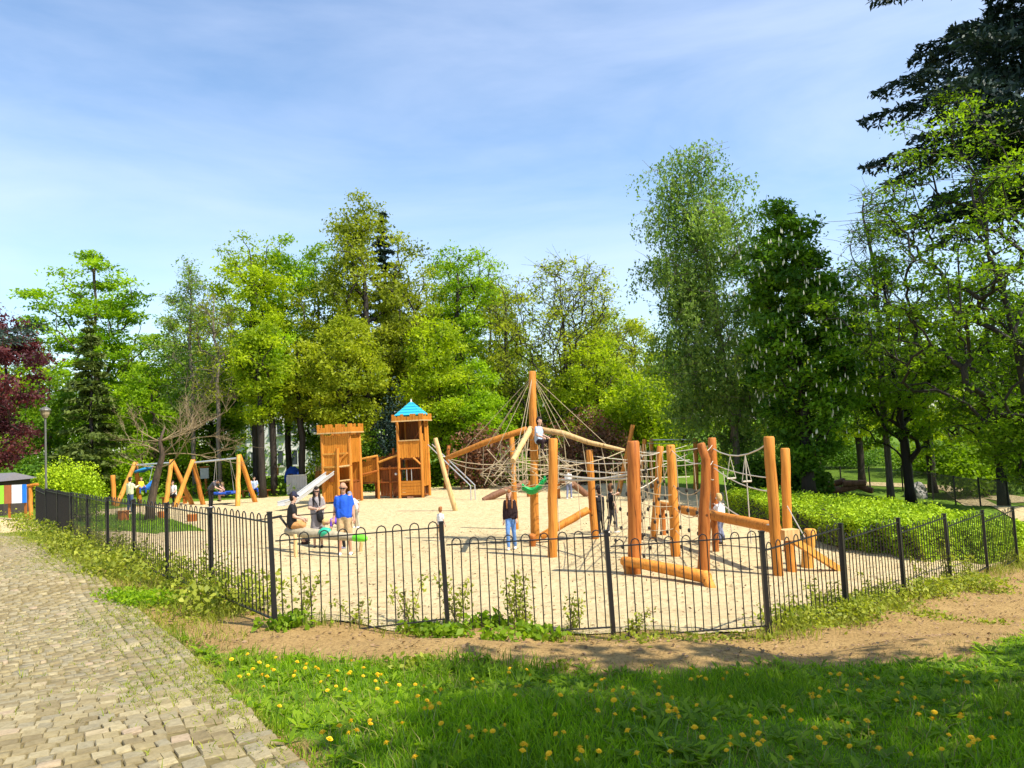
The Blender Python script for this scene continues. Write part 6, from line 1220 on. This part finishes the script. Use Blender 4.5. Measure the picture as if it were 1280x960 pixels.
# the man in blue, the woman and the children round the spring log
p = G(432, 694); person('man in blue polo shirt, khaki shorts and sunglasses', p, 1.85, R_(5), dict(anL=(-.14, .02, .08), anR=(.13, .03, .08)), skin='skin_tan', shirt='blue_shirt', pants='khaki', hair=None, legs='short', shades=True, shoes='white_cloth', slim=.96)
p = G(398, 685); person('woman with long dark hair in a grey dress, bag at her hip', p, 1.68, R_(12), dict(wrL=(-.02, -.22, 1.12), elL=(-.24, -.05, 1.14), wrR=(.08, -.22, 1.1), elR=(.24, -.04, 1.13)), shirt='grey_cloth', pants='charcoal_cloth', hair='hair_dark', longhair=True, shades=True, skirt='grey_cloth', bag='black_cloth', legs='short')
seat = sa.lerp(sbb, .08) + Vector((0, .02, .12)); sit = dict(pel=(0, 0, .50), chest=(0, -.03, .86), neck=(0, -.05, 1.03), shL=(-.19, -.03, .97), shR=(.19, -.03, .97), elL=(-.25, -.08, .70), elR=(.25, -.08, .70), wrL=(-.2, -.3, .62), wrR=(.2, -.3, .62), hpL=(-.10, 0, .48), hpR=(.10, 0, .48), knL=(-.26, -.34, .46), knR=(.26, -.34, .46), anL=(-.30, -.30, .08), anR=(.28, -.3, .08), head=(0, -.07, 1.16))
p = G(357, 694); person('seated man in black shirt and dark cap riding the spring log', (seat.x, seat.y, seat.z - .42 * 1.04), 1.78, R_(105), sit, shirt='black_cloth', pants='orange_cloth', hair='hair_dark', cap='navy', legs='short', shoes='maroon_cloth')
bend = dict(pel=(0, .06, .93), chest=(0, -.26, 1.06), neck=(0, -.43, 1.06), head=(0, -.56, 1.03), shL=(-.17, -.36, 1.07), shR=(.17, -.36, 1.07), elL=(-.2, -.42, .80), elR=(.2, -.42, .80), wrL=(-.14, -.5, .58), wrR=(.14, -.5, .58), hpL=(-.09, .06, .92), hpR=(.09, .06, .92), knL=(-.1, .03, .5), knR=(.1, .05, .5), anL=(-.11, .06, .08), anR=(.11, .1, .08))
p = G(428, 686); person('child in purple top bending over the spring log', p, 1.28, R_(-82), bend, shirt='purple_cloth', pants='black_cloth', hair='hair_blonde', kid=True, shoes='grey_blue')
p = G(446, 660); person('child in white shirt with dark belt behind the man in blue', p, 1.22, R_(-30), dict(chest=(-.10, -.12, 1.26), neck=(-.15, -.18, 1.42), head=(-.18, -.22, 1.55), shL=(-.30, -.12, 1.36), shR=(.03, -.18, 1.38), wrL=(-.42, -.35, 1.05), elL=(-.36, -.18, 1.15)), shirt='white_cloth', pants='pale_trouser', hair='grey_blue', kid=True, shoes='white_cloth')
p = G(552, 677); person('toddler in white top standing by the middle front fence post', p, .92, R_(150), dict(), shirt='white_cloth', pants='orange_cloth', hair='hair_red', kid=True, legs='short', shoes='white_cloth')
p = G(640, 688); person('girl with long reddish hair, dark top and blue jeans walking', p, 1.50, R_(-8), walk, shirt='maroon_cloth', pants='jeans', hair='hair_red', longhair=True, sleeves='long', shoes='white_cloth', slim=.80)
p = G(752, 669); person('child in black with dark cap at the hanging ropes', p, 1.28, R_(215), dict(elL=(-.25, -.12, 1.28), wrL=(-.22, -.38, 1.35), elR=(.25, -.12, 1.28), wrR=(.2, -.38, 1.35)), shirt='black_cloth', pants='black_cloth', hair='hair_dark', cap='black_cloth', kid=True, shoes='white_cloth')
p = G(766, 667); person('second child in black reaching for a hanging rope', p, 1.32, R_(120), dict(elR=(.25, -.15, 1.28), wrR=(.18, -.42, 1.4), **{k: walk[k] for k in ('knL', 'anL', 'knR', 'anR')}), shirt='black_cloth', pants='charcoal_cloth', hair='hair_brown', kid=True, shoes='white_cloth')
p = G(712, 624); person('child in white top far behind the net climber', p, 1.28, R_(160), walk, shirt='white_cloth', pants='grey_blue', hair='hair_brown', kid=True, shoes='white_cloth')
p = at(903, 679, 18.6); p.z = tz(p.x, p.y); person('blonde child in white shirt climbing beside the crooked post', (p.x, p.y, p.z + .06), 1.14, R_(-150), dict(elL=(-.22, -.18, 1.28), wrL=(-.16, -.40, 1.36), elR=(.24, -.14, 1.22), wrR=(.2, -.36, 1.2), knL=(-.1, -.14, .55), anL=(-.1, .0, .2)), shirt='white_cloth', pants='grey_blue', hair='hair_blonde', kid=True, shoes='black_cloth')
p = at(673, 548, cb.y - .3); person('dark-haired child in pale blue sitting high in the net', (p.x, p.y, p.z - .42), 1.25, R_(60), sit, shirt='pale_blue', pants='maroon_cloth', hair='hair_dark', kid=True)
# at the swings
p = G(163, 641); person('adult in pale yellow top and jeans pushing the left swing', p, 1.68, R_(160), dict(elL=(-.24, -.15, 1.2), wrL=(-.2, -.38, 1.28), elR=(.24, -.15, 1.2), wrR=(.2, -.4, 1.3)), shirt='cream_cloth', pants='dark_jeans', hair='hair_dark', sleeves='long')
p = at(176, 604, H1[0].y - .75); person('child in bright yellow on the left swing', (p.x, p.y, p.z - .55), 1.1, R_(60), sit, shirt='yellow_cloth', pants='blue_fabric', hair='hair_brown', kid=True)
p = G(265, 635); person('adult in grey top and black trousers bending to the nest swing', p, 1.74, R_(75), dict(bend, chest=(0, -.20, 1.18), neck=(0, -.34, 1.26), head=(0, -.46, 1.27), shL=(-.17, -.27, 1.22), shR=(.17, -.27, 1.22), elL=(-.2, -.4, .98), elR=(.2, -.4, .98), wrL=(-.14, -.6, .9), wrR=(.14, -.6, .9)), shirt='charcoal_cloth', pants='black_cloth', hair='hair_dark', shoes='white_cloth')
person('pale-haired child sitting on the round nest swing', (p3.x - .1, p3.y, p3.z - .40), 1.22, R_(-60), sit, shirt='pink_cloth', pants='pink_cloth', hair='hair_blonde', kid=True)
p = at(318, 611, 44); p.z = tz(p.x, p.y); person('small figure in blue sitting behind the right swing leg', (p.x, p.y, p.z + .05), 1.5, R_(10), sit, shirt='pale_blue', pants='blue_fabric', hair='hair_dark'); T = thing('bench', 'low dark bench behind the right swing leg', 'bench', (p.x, p.y + .1, p.z)); m = MB(); m.box((p.x, p.y + .1, p.z + .36), (1.7, .36, .06)); m.build('seat', 'plank_dark', T)
for s in (-1, 1): MB().box((p.x + s * .65, p.y + .1, p.z + .165), (.1, .3, .33)).build('leg', 'wood_red', T)
p = at(217, 614, 41); p.z = tz(p.x, p.y); person('person in white top seated behind the middle swing frames', (p.x, p.y, p.z + .05), 1.6, R_(-20), sit, shirt='white_cloth', pants='black_cloth', hair='hair_dark'); T = thing('bench', 'low bench behind the middle swing frames', 'bench', (p.x, p.y + .1, p.z)); MB().box((p.x, p.y + .1, p.z + .36), (1.5, .36, .06)).build('seat', 'plank_dark', T)
for s in (-1, 1): MB().box((p.x + s * .55, p.y + .1, p.z + .165), (.1, .3, .33)).build('leg', 'wood_red', T)
